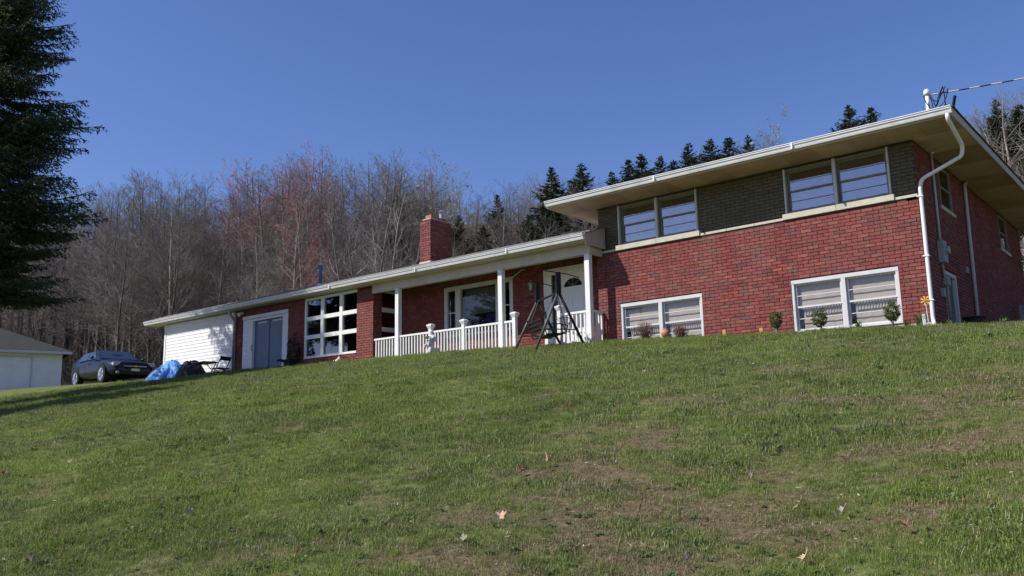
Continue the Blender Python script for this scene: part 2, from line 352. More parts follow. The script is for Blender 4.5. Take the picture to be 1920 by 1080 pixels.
# stone ledge
mb = MB(); u = HX - .0
for x0, x1 in ((HX, -6.47), (-4.36, -2.52), (-.39, .012)):
    n = max(1, int((x1 - x0) / .62 + .5))
    for k in range(n):
        l = (x1 - x0) / n; o = MB().box((x0 + k * l + .003, -.024, BZ), (x0 + (k + 1) * l - .003, .064, BZ + .052)).build('ledge_stone', m_stone, wall); bevel(o, .005)
MB().box((HX, -.03, -.25), (-3.0, -.0, .03)).box((-3.0, -.035, -.3), (.03, 0, .028)).build('foundation', m_conc, H)

def pane(x0, x1, z0, z1, y, m, par): return MB().box((x0, y, z0), (x1, y + .004, z1)).build('pane', m, par)
def curtain_mb(x0, x1, z0, z1, y, amp=.012, wl=.07, n=None):
    mb = MB(); n = n or int((x1 - x0) / wl * 6); vs = []; fs = []
    for i in range(n + 1):
        x = x0 + (x1 - x0) * i / n; yy = y + amp * math.sin(x / wl * 2 * math.pi + .6 * math.sin(x * 7))
        vs += [(x, yy, z0), (x, yy, z1)]
        if i: fs.append((2 * i - 2, 2 * i, 2 * i + 1, 2 * i - 1))
    return mb.add(vs, fs)
def double_window(x0, x1, z0, z1, y, gm_, fm, cur, parent, hd=.075, sill=.0, lower=True, label=None):
    """pair of double-hung windows; y = wall face, recessed frame"""
    yf = y + .03 if lower else y + .02
    cw = .055; xm = (x0 + x1) / 2; mw = .042
    fr = MB().box((x0, yf - .035, z0 + .045), (x0 + cw, yf + .06, z1 - hd)).box((x1 - cw, yf - .035, z0 + .045), (x1, yf + .06, z1 - hd)).box((x0, yf - .042, z1 - hd), (x1, yf + .06, z1))
    fr.box((x0, yf - .05, z0), (x1, yf + .06, z0 + .045)).box((xm - mw, yf - .04, z0 + .045), (xm + mw, yf + .06, z1 - hd))
    f = bevel(fr.build('window', fm, parent), .004)
    if label: f['label'] = label
    for a_, b_ in ((x0 + cw, xm - mw), (xm + mw, x1 - cw)):
        zb, zt = z0 + .045, z1 - hd; zm = (zb + zt) / 2; s = .036
        for (p, q, yy) in ((zm - .012, zt, yf + .012), (zb, zm + .012, yf + .032)):
            sm = MB().box((a_ + .004, yy, p), (a_ + s, yy + .02, q)).box((b_ - s, yy, p), (b_ - .004, yy + .02, q)).box((a_ + s, yy, p), (b_ - s, yy + .02, p + s)).box((a_ + s, yy, q - s * .8), (b_ - s, yy + .02, q))
            zc = (p + q) / 2; sm.box((a_ + s, yy + .002, zc - .007), (b_ - s, yy + .018, zc + .007)); sm.build('sash', fm, f)
            pane(a_ + s, b_ - s, p + s, zc - .007, yy + .008, gm_, f); pane(a_ + s, b_ - s, zc + .007, q - s * .8, yy + .008, gm_, f)
        if cur == 'low':
            curtain_mb(a_ + .0, b_ - .0, zm - .03, zt + .02, yf + .09, .002, .3, 8).build('blind', m_curtain, f)
            mbv = curtain_mb(a_ + .12, b_, zm - .16, zm - .01, yf + .086, .012, .055); mbv.build('valance', m_curtain, f)
            curtain_mb(a_ + .10, b_, zb - .05, zm - .06, yf + .12, .004, .25, 12).build('curtain', m_curtain, f)
        else:
            curtain_mb(a_ + .05, b_, zb - .05, zm + .02, yf + .10, .003, .3).build('curtain', m_curtd, f)
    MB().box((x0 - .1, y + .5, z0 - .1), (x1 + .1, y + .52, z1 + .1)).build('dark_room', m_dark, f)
    return f
for (x0, x1) in ((-6.42, -4.40), (-2.47, -.45)):
    double_window(x0, x1, .06, 1.10, 0, m_glass, m_trim, 'low', H)
for (x0, x1) in ((-6.41, -4.41), (-2.47, -.44)):
    f = double_window(x0, x1, 2.45, 3.38, .065, m_glassu, mat('taupe_trim', (.20, .195, .165), .6, .06, 5) if x0 < -6.4 else bpy.data.materials['taupe_trim'], 'up', H, hd=.05, lower=False)
    for k in range(2):
        xa = x0 - .055 + k * (x1 - x0 + .11) / 2; bevel(MB().box((xa + .002, -.055, 2.33), (xa + (x1 - x0 + .11) / 2 - .002, .10, 2.448)).build('sill', m_stone, f), .008)
    for a_, b_ in ((x0, x0 + .034), (x1 - .034, x1), ((x0 + x1) / 2 - .03, (x0 + x1) / 2 + .03)): MB().box((a_, -.004, 2.45), (b_, .06, 3.38)).build('casing', m_trim, f)
# side windows and side door, in shade
for (a_, b_, c_, d_) in side_up:
    fr = MB().box((-.05, a_, c_), (.02, a_ + .06, d_)).box((-.05, b_ - .06, c_), (.02, b_, d_)).box((-.05, a_ + .06, d_ - .05), (.02, b_ - .06, d_)).box((-.05, a_ + .06, c_), (.02, b_ - .06, c_ + .05)).box((-.05, a_ + .06, (c_ + d_) / 2 - .02), (.012, b_ - .06, (c_ + d_) / 2 + .02))
    f = fr.build('window', bpy.data.materials['taupe_trim'], H); zc = (c_ + d_) / 2  # darker taupe trim here puts the end wall's shade into the colour
    for p, q in ((c_ + .05, zc - .02), (zc + .02, d_ - .05)): MB().box((-.02, a_ + .06, p), (-.016, b_ - .06, q)).build('pane', m_glassd, f)
    MB().box((-.02, a_ - .08, c_ - .07), (.05, b_ + .08, c_)).build('sill', m_stone, f)
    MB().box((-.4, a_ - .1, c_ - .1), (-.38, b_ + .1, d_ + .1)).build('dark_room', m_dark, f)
dr = MB().box((-.12, 1.2, 0), (.02, 1.27, 1.15)).box((-.12, 2.08, 0), (.02, 2.15, 1.15)).box((-.12, 1.27, 1.08), (.02, 2.08, 1.15)).build('side_door', m_trim, H)
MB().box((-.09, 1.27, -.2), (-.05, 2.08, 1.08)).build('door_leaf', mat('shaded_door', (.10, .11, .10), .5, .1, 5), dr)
MB().box((-.05, 1.4, .4), (-.045, 1.95, .95)).build('pane', m_glassd, dr)

# main roof: soffit boards, fascia, gutter, low hip
EX0, EX1, EY0, EY1 = -7.78, .88, -.80, BACK + .85
soff = MB().box((EX0 + .01, EY0 + .01, SZ + .012), (EX1 - .01, EY1 - .01, SZ + .03)).build('soffit', m_soffit, H)
n = 14
for k in range(n):
    x0 = EX0 + (EX1 - EX0) * k / n; x1 = EX0 + (EX1 - EX0) * (k + 1) / n
    MB().box((x0 + .002, EY0, SZ + rnd.uniform(-.001, .002)), (x1 - .002, -.0, SZ + .0115)).build('soffit_board', m_soffit, soff)
for xa, xb in ((0.0, EX1), (EX0, HX)):
    for k in range(9):
        y0 = .004 + (EY1 - .004) * k / 9; y1 = (EY1) * (k + 1) / 9
        MB().box((xa + .014 if xa == 0 else xa, y0 + .002, SZ + rnd.uniform(-.001, .002)), (xb - .014 if xb == HX else xb, y1 - .002, SZ + .0115)).build('soffit_board', m_soffit, soff)
fas = MB().box((EX0 - .02, EY0 - .02, SZ - .0), (EX1 + .02, EY0, SZ + .13)).box((EX1, EY0, SZ - .015), (EX1 + .02, EY1, SZ + .13)).box((EX0 - .02, EY0, SZ - .01), (EX0, EY1, SZ + .13)).box((EX0, EY1, SZ), (EX1, EY1 + .02, SZ + .13)).build('fascia', m_cream, H)
def gutter(x0, x1, y, zt, name='gutter', parent=H, h=.12, d=.11):
    prof = [(0, 0), (-.02, -h), (-d * .62, -h), (-d * .72, -h * .78), (-d * .80, -h * .55), (-d * .98, -h * .36), (-d * 1.0, -h * .12), (-d * 1.12, -h * .10), (-d * 1.12, 0), (-d * .95, 0), (-d * .9, -h * .2), (-d * .55, -h * .9), (-.03, -h * .9), (-.015, 0)]
    n = len(prof); mb = MB(); vs = [(x, y + a_, zt + b_) for x in (x0, x1) for a_, b_ in prof]
    fs = [(i, (i + 1) % n, n + (i + 1) % n, n + i) for i in range(n)] + [tuple(reversed(range(n))), tuple(range(n, 2 * n))]
    mb.add(vs, fs); mb.box((x0, y - d * .98, zt - h * .8), (x0 + .003, y - .01, zt)).box((x1 - .003, y - d * .98, zt - h * .8), (x1, y - .01, zt))
    return mb.build(name, m_alum, parent)
g_main = gutter(EX0 - .02, EX1 + .02, EY0 - .02, SZ + .145)
for xj in (-4.9, -1.9): MB().box((xj, EY0 - .1445, SZ + .0235), (xj + .03, EY0 - .02, SZ + .1465)).build('gutter_joint', m_alum, g_main)
# hip roof
rz = SZ + .13; sl_ = .22; hw = (EY1 - EY0) / 2; rzt = rz + sl_ * hw; ym = (EY0 + EY1) / 2; e = .045
rv = [(EX0 - e, EY0 - e, rz), (EX1 + e, EY0 - e, rz), (EX1 + e, EY1 + e, rz), (EX0 - e, EY1 + e, rz), (EX0 + hw * .75, ym, rzt), (EX1 - hw * .75, ym, rzt)]
rv += [(x, y, z + .022) for x, y, z in rv]
rf = [(6, 7, 11, 10), (7, 8, 11), (8, 9, 10, 11), (9, 6, 10), (0, 1, 7, 6), (1, 2, 8, 7), (2, 3, 9, 8), (3, 0, 6, 9), (3, 2, 1, 0)]
m_dshingle = ramp_mat('dark_shingle', [(0, (.05, .035, .032)), (.5, (.07, .05, .045)), (1, (.09, .065, .06))], .9, .5, 200, 30, .3)
mroof = MB().add(rv, rf).build('roof', m_dshingle, H)
# butt edges of the shingles along the front eave
mb = MB(); x = EX0 - e
while x < EX1 + e - .02:
    l = rnd.uniform(.16, .24); mb.box((x, EY0 - e - .012 - rnd.uniform(0, .01), rz + .003), (min(x + l - .006, EX1 + e), EY0 + .12, rz + .032)); x += l
tag(mb.build('shingle_row', m_dshingle, mroof), kind='stuff')

# downspout at the right front corner with its long offset under the soffit
def spout(pts, name='downspout', r=.036, parent=H, m=m_alum):
    # round the corners
    P = [Vector(p) for p in pts]; q = [P[0]]
    for i in range(1, len(P) - 1):
        a_ = P[i] + (P[i - 1] - P[i]).normalized() * min(.07, (P[i - 1] - P[i]).length * .4); c_ = P[i] + (P[i + 1] - P[i]).normalized() * min(.07, (P[i + 1] - P[i]).length * .4)
        for tt in (0, .33, .67, 1): q.append((a_ * (1 - tt) + P[i] * tt) * (1 - tt) + (P[i] * (1 - tt) + c_ * tt) * tt)
    q.append(P[-1]); return MB().tube(q, r, 10).build(name, m, parent, True)
spout([(.82, -.86, SZ + .03), (.82, -.84, SZ - .07), (.84, -.08, 3.08), (.80, .02, 2.92), (.12, -.055, 2.62), (.075, -.055, 2.50), (.062, -.055, .06), (.10, -.12, -.06)])
spout([(.06, 3.74, SZ), (.06, 3.6, SZ - .1), (.06, 3.45, .0)], m=m_trim)
for z in (2.3, 1.2, .4): MB().box((.01, -.098, z), (.115, -.012, z + .02)).build('bracket', m_alum, H)
# electric service: mast, meter, conduit
def g_mast():
    ms = MB().tube([(.075, 1.08, 3.4), (.075, 1.12, 4.2), (.075, 1.16, 4.62)], .036, 12).build('service_mast', m_white, H, True)
    MB().lathe([(.055, -.06), (.062, 0), (.05, .05), (.02, .07)], (.075, 1.16, 4.66), 12).build('weather_head', m_alum, ms, True)
    MB().tube([(.055, 1.06, 1.66), (.055, 1.08, 3.4)], .022, 8).build('conduit', m_trim, H, True)
    mt = bevel(MB().box((.02, .93, 1.24), (.14, 1.16, 1.66)).build('meter_box', m_grey, H), .01)
    MB().tube([(.14, 1.05, 1.48), (.2, 1.05, 1.48)], .075, 16).build('meter_dial', m_galv, mt)
    MB().tube([(.055, 1.03, 1.24), (.055, 1.1, 1.0), (.055, 1.2, .85), (.055, 1.2, .2)], .024, 8).build('conduit', m_grey, H, True)
    MB().box((.015, 1.12, .84), (.10, 1.32, 1.0)).build('junction_box', m_grey, H); MB().box((.015, .84, .58), (.08, .98, .74)).build('junction_box', m_grey, H); MB().box((.015, 3.0, 1.33), (.06, 3.12, 1.46)).build('junction_box', m_grey, H)
    for k in range(5):
        a_ = k * 1.1; pts = []
        for i in range(9):
            q = i / 8; pts.append((.10 + .35 * q + .06 * math.sin(a_ + q * 5), 1.1 - .25 * q + .09 * math.cos(a_ * 2 + q * 6), 4.56 - .42 * math.sin(q * 3.0) * (.6 + .12 * k) + .06 * q))
        MB().tube(pts, .009, 5).build('wire', m_metal, ms)
    MB().tube([(.42, .9, 4.02), (.46, .84, 4.22)], .028, 8).build('insulator', m_metal, ms); MB().tube([(.60, .75, 4.12), (.66, .7, 4.3)], .028, 8).build('insulator', m_metal, ms)
g_mast()
# the twisted service cable running off to the right
m_cable, t, b = nmat('twisted_cable'); wv = t.nodes.new('ShaderNodeTexWave'); wv.bands_direction = 'X'; wv.inputs['Scale'].default_value = .9; wv.inputs['Distortion'].default_value = 1.5
tc = t.nodes.new('ShaderNodeTexCoord'); t.links.new(tc.outputs['Object'], wv.inputs['Vector']); r_ = t.nodes.new('ShaderNodeValToRGB'); r_.color_ramp.elements[0].position = .45; r_.color_ramp.elements[1].position = .55
r_.color_ramp.elements[0].color = (.03, .03, .035, 1); r_.color_ramp.elements[1].color = (.62, .58, .45, 1); t.links.new(wv.outputs[0], r_.inputs[0]); t.links.new(r_.outputs[0], b.inputs['Base Color'])
A = Vector((.11, 1.16, 4.60)); B = Vector((13, 6.5, 7.4)); pts = [A.lerp(B, i / 30) - Vector((0, 0, .55 * 4 * (i / 30) * (1 - i / 30))) for i in range(31)]
tag(MB().tube(pts, .013, 6).build('service_cable', m_cable), 'twisted light and dark service cable running right from the white roof mast', 'cable')

# ------------------------------------------------------------------ lower wing
LX0, LY = -25.2, -.46; CEZ = 2.48; GZT = 2.64
# front wall left of the sunroom, brick with blue double door
def lw(x): return x
wl_h = [(-20.46 + 20.87, -18.06 + 20.87, 0, 2.26)]
lw1 = slab((-20.87, LY, 0), FU, FN, 20.87 - 17.24, -.2, CEZ, wl_h).build('wall', m_mortar, H)
bricks((-20.87, LY, 0), FU, FN, 20.87 - 17.24, .3, CEZ, wl_h)
# door surround: clapboard panels either side, header board, reveal
sur = MB().box((-20.46, LY + .0, .2), (-20.08, LY + .1, 2.16)).box((-18.36, LY, .2), (-18.06, LY + .1, 2.16)).box((-20.46, LY - .03, 2.165), (-18.06, LY + .1, 2.27)).box((-20.08, LY - .02, .2), (-19.90, LY + .1, 2.15)).box((-19.90, LY - .015, 2.08), (-18.36, LY + .1, 2.15)).build('door_surround', m_siding, H)
def planks(x0, x1, z0, z1, y, pitch, parent, m=m_siding, name='siding_plank', tilt=.013):
    z = z0
    while z < z1 - .02:
        zt = min(z + pitch, z1)
        MB().add([(x0, y, z), (x1, y, z), (x1, y, zt), (x0, y, zt), (x0, y - tilt, z), (x1, y - tilt, z), (x1, y - .002, zt), (x0, y - .002, zt)], [(0, 1, 5, 4), (4, 5, 6, 7), (0, 4, 7, 3), (1, 2, 6, 5), (3, 7, 6, 2), (0, 3, 2, 1)]).build(name, m, parent); z += pitch
planks(-20.44, -20.10, .3, 2.16, LY - .002, .145, sur); planks(-18.34, -18.08, .3, 2.16, LY - .002, .145, sur)
bd = MB().box((-19.90, LY + .06, .2), (-19.14, LY + .1, 2.08)).box((-19.13, LY + .06, .2), (-18.36, LY + .1, 2.08)).build('blue_door', m_blue, H)
MB().box((-19.17, LY + .04, .2), (-19.10, LY + .059, 2.06)).build('door_rail', m_blue, bd)
for xx in (-19.72, -18.95): MB().box((xx, LY + .05, 1.98), (xx + .48, LY + .0595, 2.04)).build('top_glazing', m_trim, bd)
MB().tube([(-19.9, LY - .02, 1.15), (-19.9, LY - .05, 1.15), (-19.9, LY - .05, 1.32), (-19.9, LY - .02, 1.32)], .012, 6).build('handle', m_metal, bd)
# white sided garage end
gs = MB().box((LX0, LY - .05, 0), (-20.88, LY + .1, CEZ)).box((LX0, LY + .1, -.2), (LX0 + .2, 7, CEZ)).build('wall', m_siding, H)
planks(LX0 + .08, -20.96, .3, CEZ - .04, LY - .05, .112, gs)
MB().box((LX0 - .01, LY - .075, .2), (LX0 + .08, LY - .05, CEZ)).box((-20.96, LY - .075, .2), (-20.87, LY - .05, CEZ)).box((-20.88, LY - .075, .2), (-20.86, LY + .02, CEZ)).build('corner_board', m_siding, gs)
spout([(-20.75, -.82, 2.50), (-20.75, -.80, 2.40), (-20.83, -.56, 2.22), (-20.84, -.555, .4)], r=.035, m=m_galv)
fl = MB().box((-20.56, LY - .06, 2.36), (-20.46, LY, 2.44)).tube([(-20.51, LY - .06, 2.40), (-20.50, LY - .16, 2.34)], [.04, .07], 10).build('flood_light', m_white, H)
# sunroom: front lattice of white rails, brick pier, right-facing lattice
SRX0, SRX1, SRZ0, SRZ1 = -17.24, -14.88, .70, 2.40
slab((SRX0, LY, 0), FU, FN, SRX1 - SRX0, -.2, SRZ0, []).build('wall', m_mortar, H)
bricks((SRX0, LY, 0), FU, FN, SRX1 - SRX0, .3, SRZ0 - .03, [])
sf = MB().box((SRX0, LY - .03, SRZ0 - .035), (SRX1, LY + .12, SRZ0 + .03)).box((SRX0, LY - .02, SRZ0 + .03), (SRX0 + .07, LY + .1, SRZ1)).box((SRX0, LY - .01, SRZ1), (SRX1, LY + .12, CEZ))
for x in (-16.42, -15.57): sf.box((x - .065, LY - .022, SRZ0 + .03), (x + .065, LY + .08, SRZ1))
xs_ = [SRX0 + .07, -16.485, -16.355, -15.635, -15.505, SRX1]
for z in (1.85, 1.30):
    for a_, b_ in zip(xs_[::2], xs_[1::2]): sf.box((a_, LY - .018, z - .06), (b_, LY + .08, z + .06))
sf = bevel(sf.build('sunroom_window', m_white, H), .004)
for a_, b_ in zip(xs_[::2], xs_[1::2]):
    for p, q in ((SRZ0 + .03, 1.24), (1.36, 1.79), (1.91, SRZ1)): pane(a_, b_, p, q, LY + .03, m_glassd, sf)
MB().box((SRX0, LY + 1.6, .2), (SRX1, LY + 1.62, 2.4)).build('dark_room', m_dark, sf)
PX0, PX1 = -14.88, -14.2
slab((PX0, LY, 0), FU, FN, PX1 - PX0, -.2, CEZ, [], .3).build('wall', m_mortar, H)
bricks((PX0, LY, 0), FU, FN, PX1 - PX0 + .011, .3, CEZ - .01, [])
bricks((PX1, LY, 0), SU, SN, .3, .3, CEZ - .01, [])
YR = .60
MB().box((PX1 - .2, LY + .3, -.1), (PX1, YR, .72)).build('wall', m_mortar, H); bricks((PX1, LY + .3, 0), SU, SN, YR - LY - .3, .3, .70, [])
sd = MB()
for z0, z1 in ((.72, .78), (1.24, 1.36), (1.79, 1.91), (2.34, 2.40)): sd.box((PX1 - .06, LY + .301, z0), (PX1 + .012, YR - .005, z1))
sd.box((PX1 - .05, YR - .065, .78), (PX1 + .01, YR - .005, 2.34))
sd = sd.build('sunroom_side_window', m_trim, H)
for p, q in ((.78, 1.24), (1.36, 1.79), (1.91, 2.34)): MB().box((PX1 - .034, LY + .3, p), (PX1 - .03, YR - .065, q)).build('pane', m_glassd, sd)
# recessed porch wall
PW = (-14.2, -7.0)
pic = (-12.47, -10.03, 1.0, 2.32); dor = (-9.02, -7.74, .1, 2.33)
ph = [(a_ - PW[0], b_ - PW[0], c_, d_) for a_, b_, c_, d_ in (pic, dor)]
slab((PW[0], YR, 0), FU, FN, PW[1] - PW[0], -.2, CEZ + .1, ph).build('wall', m_mortar, H)
bricks((PW[0], YR, 0), FU, FN, PW[1] - PW[0], .1, CEZ + .05, ph)
# picture window
x0, x1, z0, z1 = pic; c1 = x0 + .50; c2 = x1 - .50
pf = MB().box((x0, YR - .03, z0), (x0 + .11, YR + .08, z1 - .11)).box((x1 - .11, YR - .03, z0), (x1, YR + .08, z1 - .11)).box((x0, YR - .035, z1 - .11), (x1, YR + .08, z1)).box((x0, YR - .035, z0 - .06), (x1, YR + .08, z0)).box((c1 - .09, YR - .025, z0), (c1 + .09, YR + .08, z1 - .11)).box((c2 - .09, YR - .025, z0), (c2 + .09, YR + .08, z1 - .11))
for a_, b_ in ((x0 + .11, c1 - .09), (c2 + .09, x1 - .11)): pf.box((a_, YR + .01, (z0 + z1) / 2 - .07), (b_, YR + .05, (z0 + z1) / 2 - .04))
pf = bevel(pf.build('picture_window', m_trim, H), .005)
for a_, b_ in ((x0 + .11, c1 - .09), (c2 + .09, x1 - .11)):
    pane(a_, b_, z0, (z0 + z1) / 2 - .07, YR + .03, m_glassd, pf); pane(a_, b_, (z0 + z1) / 2 - .04, z1 - .11, YR + .03, m_glassd, pf)
pane(c1 + .09, c2 - .09, z0, z1 - .11, YR + .03, m_glass, pf)
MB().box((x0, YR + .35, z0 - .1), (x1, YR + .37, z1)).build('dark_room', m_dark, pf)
curtain_mb(c1 + .05, c2 - .05, 1.52, z1 - .11, YR + .2, .01, .16).build('drape', m_drape, pf)
curtain_mb(c1 + .75, c2 - .1, z0, 1.5, YR + .28, .02, .2).build('drape', mat('navy_drape', (.04, .04, .12), .9, .4, 9), pf)
# front door with one sidelight
x0, x1, z0, z1 = dor
df = MB().box((x0, YR - .04, z0), (x0 + .24, YR + .06, z1 - .16)).box((x1 - .05, YR - .04, z0), (x1, YR + .06, z1 - .16)).box((x0, YR - .045, z1 - .16), (x1, YR + .06, z1)).box((x0 + .44, YR - .035, z0), (x0 + .52, YR + .06, z1 - .16)).box((x0 + .24, YR - .02, z0), (x0 + .44, YR + .06, .62)).build('door_frame', m_white, H); bevel(df, .005)
pane(x0 + .24, x0 + .44, .62, z1 - .16, YR + .0, m_glassd, df)
dl = MB().box((x0 + .52, YR - .005, z0), (x1 - .05, YR + .035, z1 - .16)).build('front_door', m_white, H)
for a_, b_ in ((.06, .33), (.40, .66)):
    for p, q in ((.3, .85), (.95, 1.55)): bevel(MB().box((x0 + .52 + a_, YR - .015, p), (x0 + .52 + b_, YR - .0051, q)).build('door_panel', m_white, dl), .008)
fan = []; xc = x0 + .52 + .36
vs = [(xc + .27 * math.cos(R(a_)), YR - .009, 1.82 + .20 * math.sin(R(a_))) for a_ in range(0, 181, 15)]
MB().add(vs + [(v[0], YR - .0052, v[2]) for v in vs], [tuple(reversed(range(13)))] + [(i, i + 1, i + 14, i + 13) for i in range(12)]).build('fanlight', m_dark, dl)
for a_ in (45, 90, 135): MB().tube([(xc, YR - .012, 1.83), (xc + .25 * math.cos(R(a_)), YR - .012, 1.82 + .19 * math.sin(R(a_)))], .006, 5).build('glazing_bar', mat('brass', (.35, .28, .08), .4, .1, 5) if a_ == 45 else bpy.data.materials['brass'], dl)
MB().lathe([(.0, 0), (.03, .01), (.03, .03), (.0, .05)], (x0 + .6, YR - .05, 1.05), 10).build('door_knob', m_galv, dl)
bl = MB().box((x0 + .24, YR - .021, .1), (x0 + .44, YR - .02, .6)).build('side_panel', m_trim, df)
# porch lantern and flag pole on the wall
ln = empty('porch_lantern', (-9.36, YR, 2.02), 0, 'small brass and glass wall lantern left of the white front door', 'lantern')
MB().tube([(0, 0, .02), (0, -.10, .06), (0, -.12, .0)], .012, 6).build('bracket', m_galv, ln)
MB().lathe([(.005, .10), (.02, .06), (.085, 0.0), (.08, -.012)], (0, -.12, 0), 8).build('hood', m_galv, ln); MB().lathe([(.055, -.012), (.04, -.15), (.02, -.17)], (0, -.12, 0), 8).build('lamp_glass', mat('lamp_glass', (.35, .35, .32), .1, .1, 5, spec=.6), ln)
fp = empty('flag_pole', (-9.62, YR - .02, 2.43), 0, 'bare white flag pole angled on the porch wall beside the lantern', 'flag pole')
MB().tube([(0, 0, 0), (-.05, -.05, 0), (-.42, -.25, -.30)], .014, 6).build('pole', m_trim, fp); MB().lathe([(.03, 0), (.03, .02)], (0, 0, -.01), 8).build('bracket', m_galv, fp)
# porch floor, posts, beam, ceiling
MB().box((PW[0], -.53, -.2), (-7.0, YR, .16)).box((-14.2, -.55, .16), (-6.9, YR, .20)).build('porch_floor', m_conc, H)
for x in (-13.19, -9.53, -6.95): bevel(MB().box((x - .066, LY - .066, .201), (x + .066, LY + .066, 2.262)).build('porch_post', m_white, H), .008)
MB().box((PX1 + .001, LY - .05, 2.263), (-6.86, LY + .06, 2.50)).box((-6.93, LY + .061, 2.263), (-6.862, -.001, 2.50)).build('porch_beam', m_cream, H)
EYL = -.78
ce = MB().box((PW[0] + .01, LY + .061, 2.505), (-6.87, YR - .003, 2.53)).box((-26.0, EYL, 2.505), (-6.78, LY + .06, 2.53)).build('porch_ceiling', m_cream, H)
# fascia, rake end and roof of the lower wing
RF = .345
def zr(y): return 2.675 + RF * (y + .83)
MB().box((-26.02, EYL - .02, 2.50), (-6.76, EYL, 2.655)).build('fascia', m_cream, H)
yb = .02
MB().add([(-6.76, EYL, 2.42), (-6.76, -.012, 2.42), (-6.76, -.012, zr(-.012) - .02), (-6.76, EYL, zr(EYL) - .02), (-6.80, EYL, 2.42), (-6.80, -.012, 2.42), (-6.80, -.012, zr(-.012) - .02), (-6.80, EYL, zr(EYL) - .02)],
         [(0, 1, 2, 3), (7, 6, 5, 4), (0, 4, 5, 1), (1, 5, 6, 2), (2, 6, 7, 3), (3, 7, 4, 0)]).build('rake_board', mat('rake_board', (.42, .36, .33), .7, .06, 4), H)
g_low = gutter(-26.05, -6.77, EYL - .021, GZT + .005)
for xj in (-22.6, -19.2, -15.6, -12.1, -9.0): MB().box((xj, EYL - .1455, 2.5235), (xj + .03, EYL - .021, 2.6465)).build('gutter_joint', m_alum, g_low)
yk = -.02; yk2 = 6.5
def roofprism(x0, x1, ys, top, th, name, m, parent):
    vs = []; fs = []
    for x in (x0, x1):
        for y, z in zip(ys, top): vs.append((x, y, z))
        for y, z in zip(reversed(ys), reversed(top)): vs.append((x, y, z - th))
    n = len(vs) // 2; fs = [(i, n + i, n + (i + 1) % n, (i + 1) % n) for i in range(n)] + [tuple(range(n)), tuple(reversed(range(n, 2 * n)))]
    return MB().add(vs, fs).build(name, m, parent)
rl = roofprism(-26.06, -7.02, [-.84, yk, yk2, 7.4], [zr(-.84), zr(yk), zr(yk) + .25, zr(yk) - .1], .025, 'roof', m_shingle, H)
roofprism(-7.02, -6.74, [-.84, -.03], [zr(-.84), zr(-.03)], .025, 'roof', m_shingle, H)
# shingle courses: each course of shingles laid over the one below, nearest ones singly
cnt = 0; far = MB(); ns_ = MB().add([(0, 0, 0), (.20, 0, 0), (.20, .16, .055), (0, .16, .055), (0, 0, .014), (.20, 0, .014), (.20, .16, .058), (0, .16, .058)], [(0, 1, 5, 4), (4, 5, 6, 7), (1, 2, 6, 5), (0, 4, 7, 3)]).mesh('shingle', m_shingle)
for r in range(6):
    y = -.855 + r * .14; x = -26.06 + (r % 2) * .1
    while x < -6.95:
        xx = x; x += .205
        if xx > -14.5 and cnt < 290 and r in (0, 1, 2, 3, 4, 5) and xx > -11.5:
            o = link('shingle', ns_, rl); o.location = (xx, y, zr(y) + .001 + rnd.uniform(0, .004)); cnt += 1
        else:
            z = zr(y) + .001 + rnd.uniform(0, .004); far.add([(xx, y, z), (xx + .2, y, z), (xx + .2, y + .16, z + .055), (xx, y + .16, z + .055), (xx, y, z + .014), (xx + .2, y, z + .014), (xx + .2, y + .16, z + .058), (xx, y + .16, z + .058)], [(0, 1, 5, 4), (4, 5, 6, 7), (1, 2, 6, 5), (0, 4, 7, 3)])
tag(far.build('shingles', m_shingle, rl), kind='stuff')
MB().box((-25.0, 7.0, -.2), (-7.1, 7.2, 2.5)).build('wall', m_siding, H)
# chimney
CX0, CX1, CY0, CY1 = -12.86, -12.48, .06, .88
ch = MB().box((CX0, CY0, 2.6), (CX1, CY1, 4.20)).build('chimney', m_mortar, H)
bricks((CX0, CY0, 0), FU, FN, CX1 - CX0 + .011, 2.98, 4.2, []); bricks((CX1, CY0, 0), SU, SN, CY1 - CY0, 2.9, 4.2, [])
bricks((CX0, CY1, 0), (0, -1, 0), (-1, 0, 0), CY1 - CY0, 2.9, 4.2, [])
MB().box((CX0 - .02, CY0 - .04, 2.93), (CX1 + .03, CY0 + .1, 3.02)).build('flashing', m_cream, ch)
MB().box((CX0 + .04, CY0 + .03, 4.20), (CX1 - .02, CY1 - .04, 4.24)).build('crown', m_conc, ch)
m_flue = mat('clay_flue', (.42, .17, .09), .8, .15, 10)
bevel(MB().box((CX0 + .12, CY0 + .06, 4.24), (CX1 - .03, CY0 + .32, 4.34)).build('flue', m_flue, ch), .01); bevel(MB().box((CX0 + .1, CY0 + .36, 4.24), (CX1 - .06, CY1 - .1, 4.31)).build('flue', m_brick, ch), .01)
vp_ = MB().tube([(CX0 + .22, CY0 + .58, 4.3), (CX0 + .22, CY0 + .58, 4.50)], .05, 12).build('vent_pipe', m_galv, ch)
MB().lathe([(.09, 0), (.10, .01), (.03, .05)], (CX0 + .22, CY0 + .58, 4.52), 12).build('vent_cap', m_galv, vp_)
# plumbing vent
pv = MB().tube([(-17.25, .08, 2.9), (-17.25, .08, 3.60)], .055, 12).build('roof_vent_pipe', mat('slate_pipe', (.10, .13, .19), .5, .1, 8), H, True)
MB().lathe([(.05, 0), (.052, .06), (.04, .065)], (-17.25, .08, 3.60), 12).build('pipe_cap', m_trim, pv); MB().lathe([(.12, 0), (.07, .06)], (-17.25, .08, 2.96), 12).build('pipe_boot', m_trim, pv)
o = STUFF.build('brickwork', m_brick, H); tag(o, kind='stuff')
o = PSTUFF.build('painted_brickwork', m_pbrick, H); tag(o, kind='stuff', label='olive grey painted brick between the upper windows')
for x in (-5.41, -1.46):      # small area in front of the lower windows: nothing painted, just the well kerb
    pass

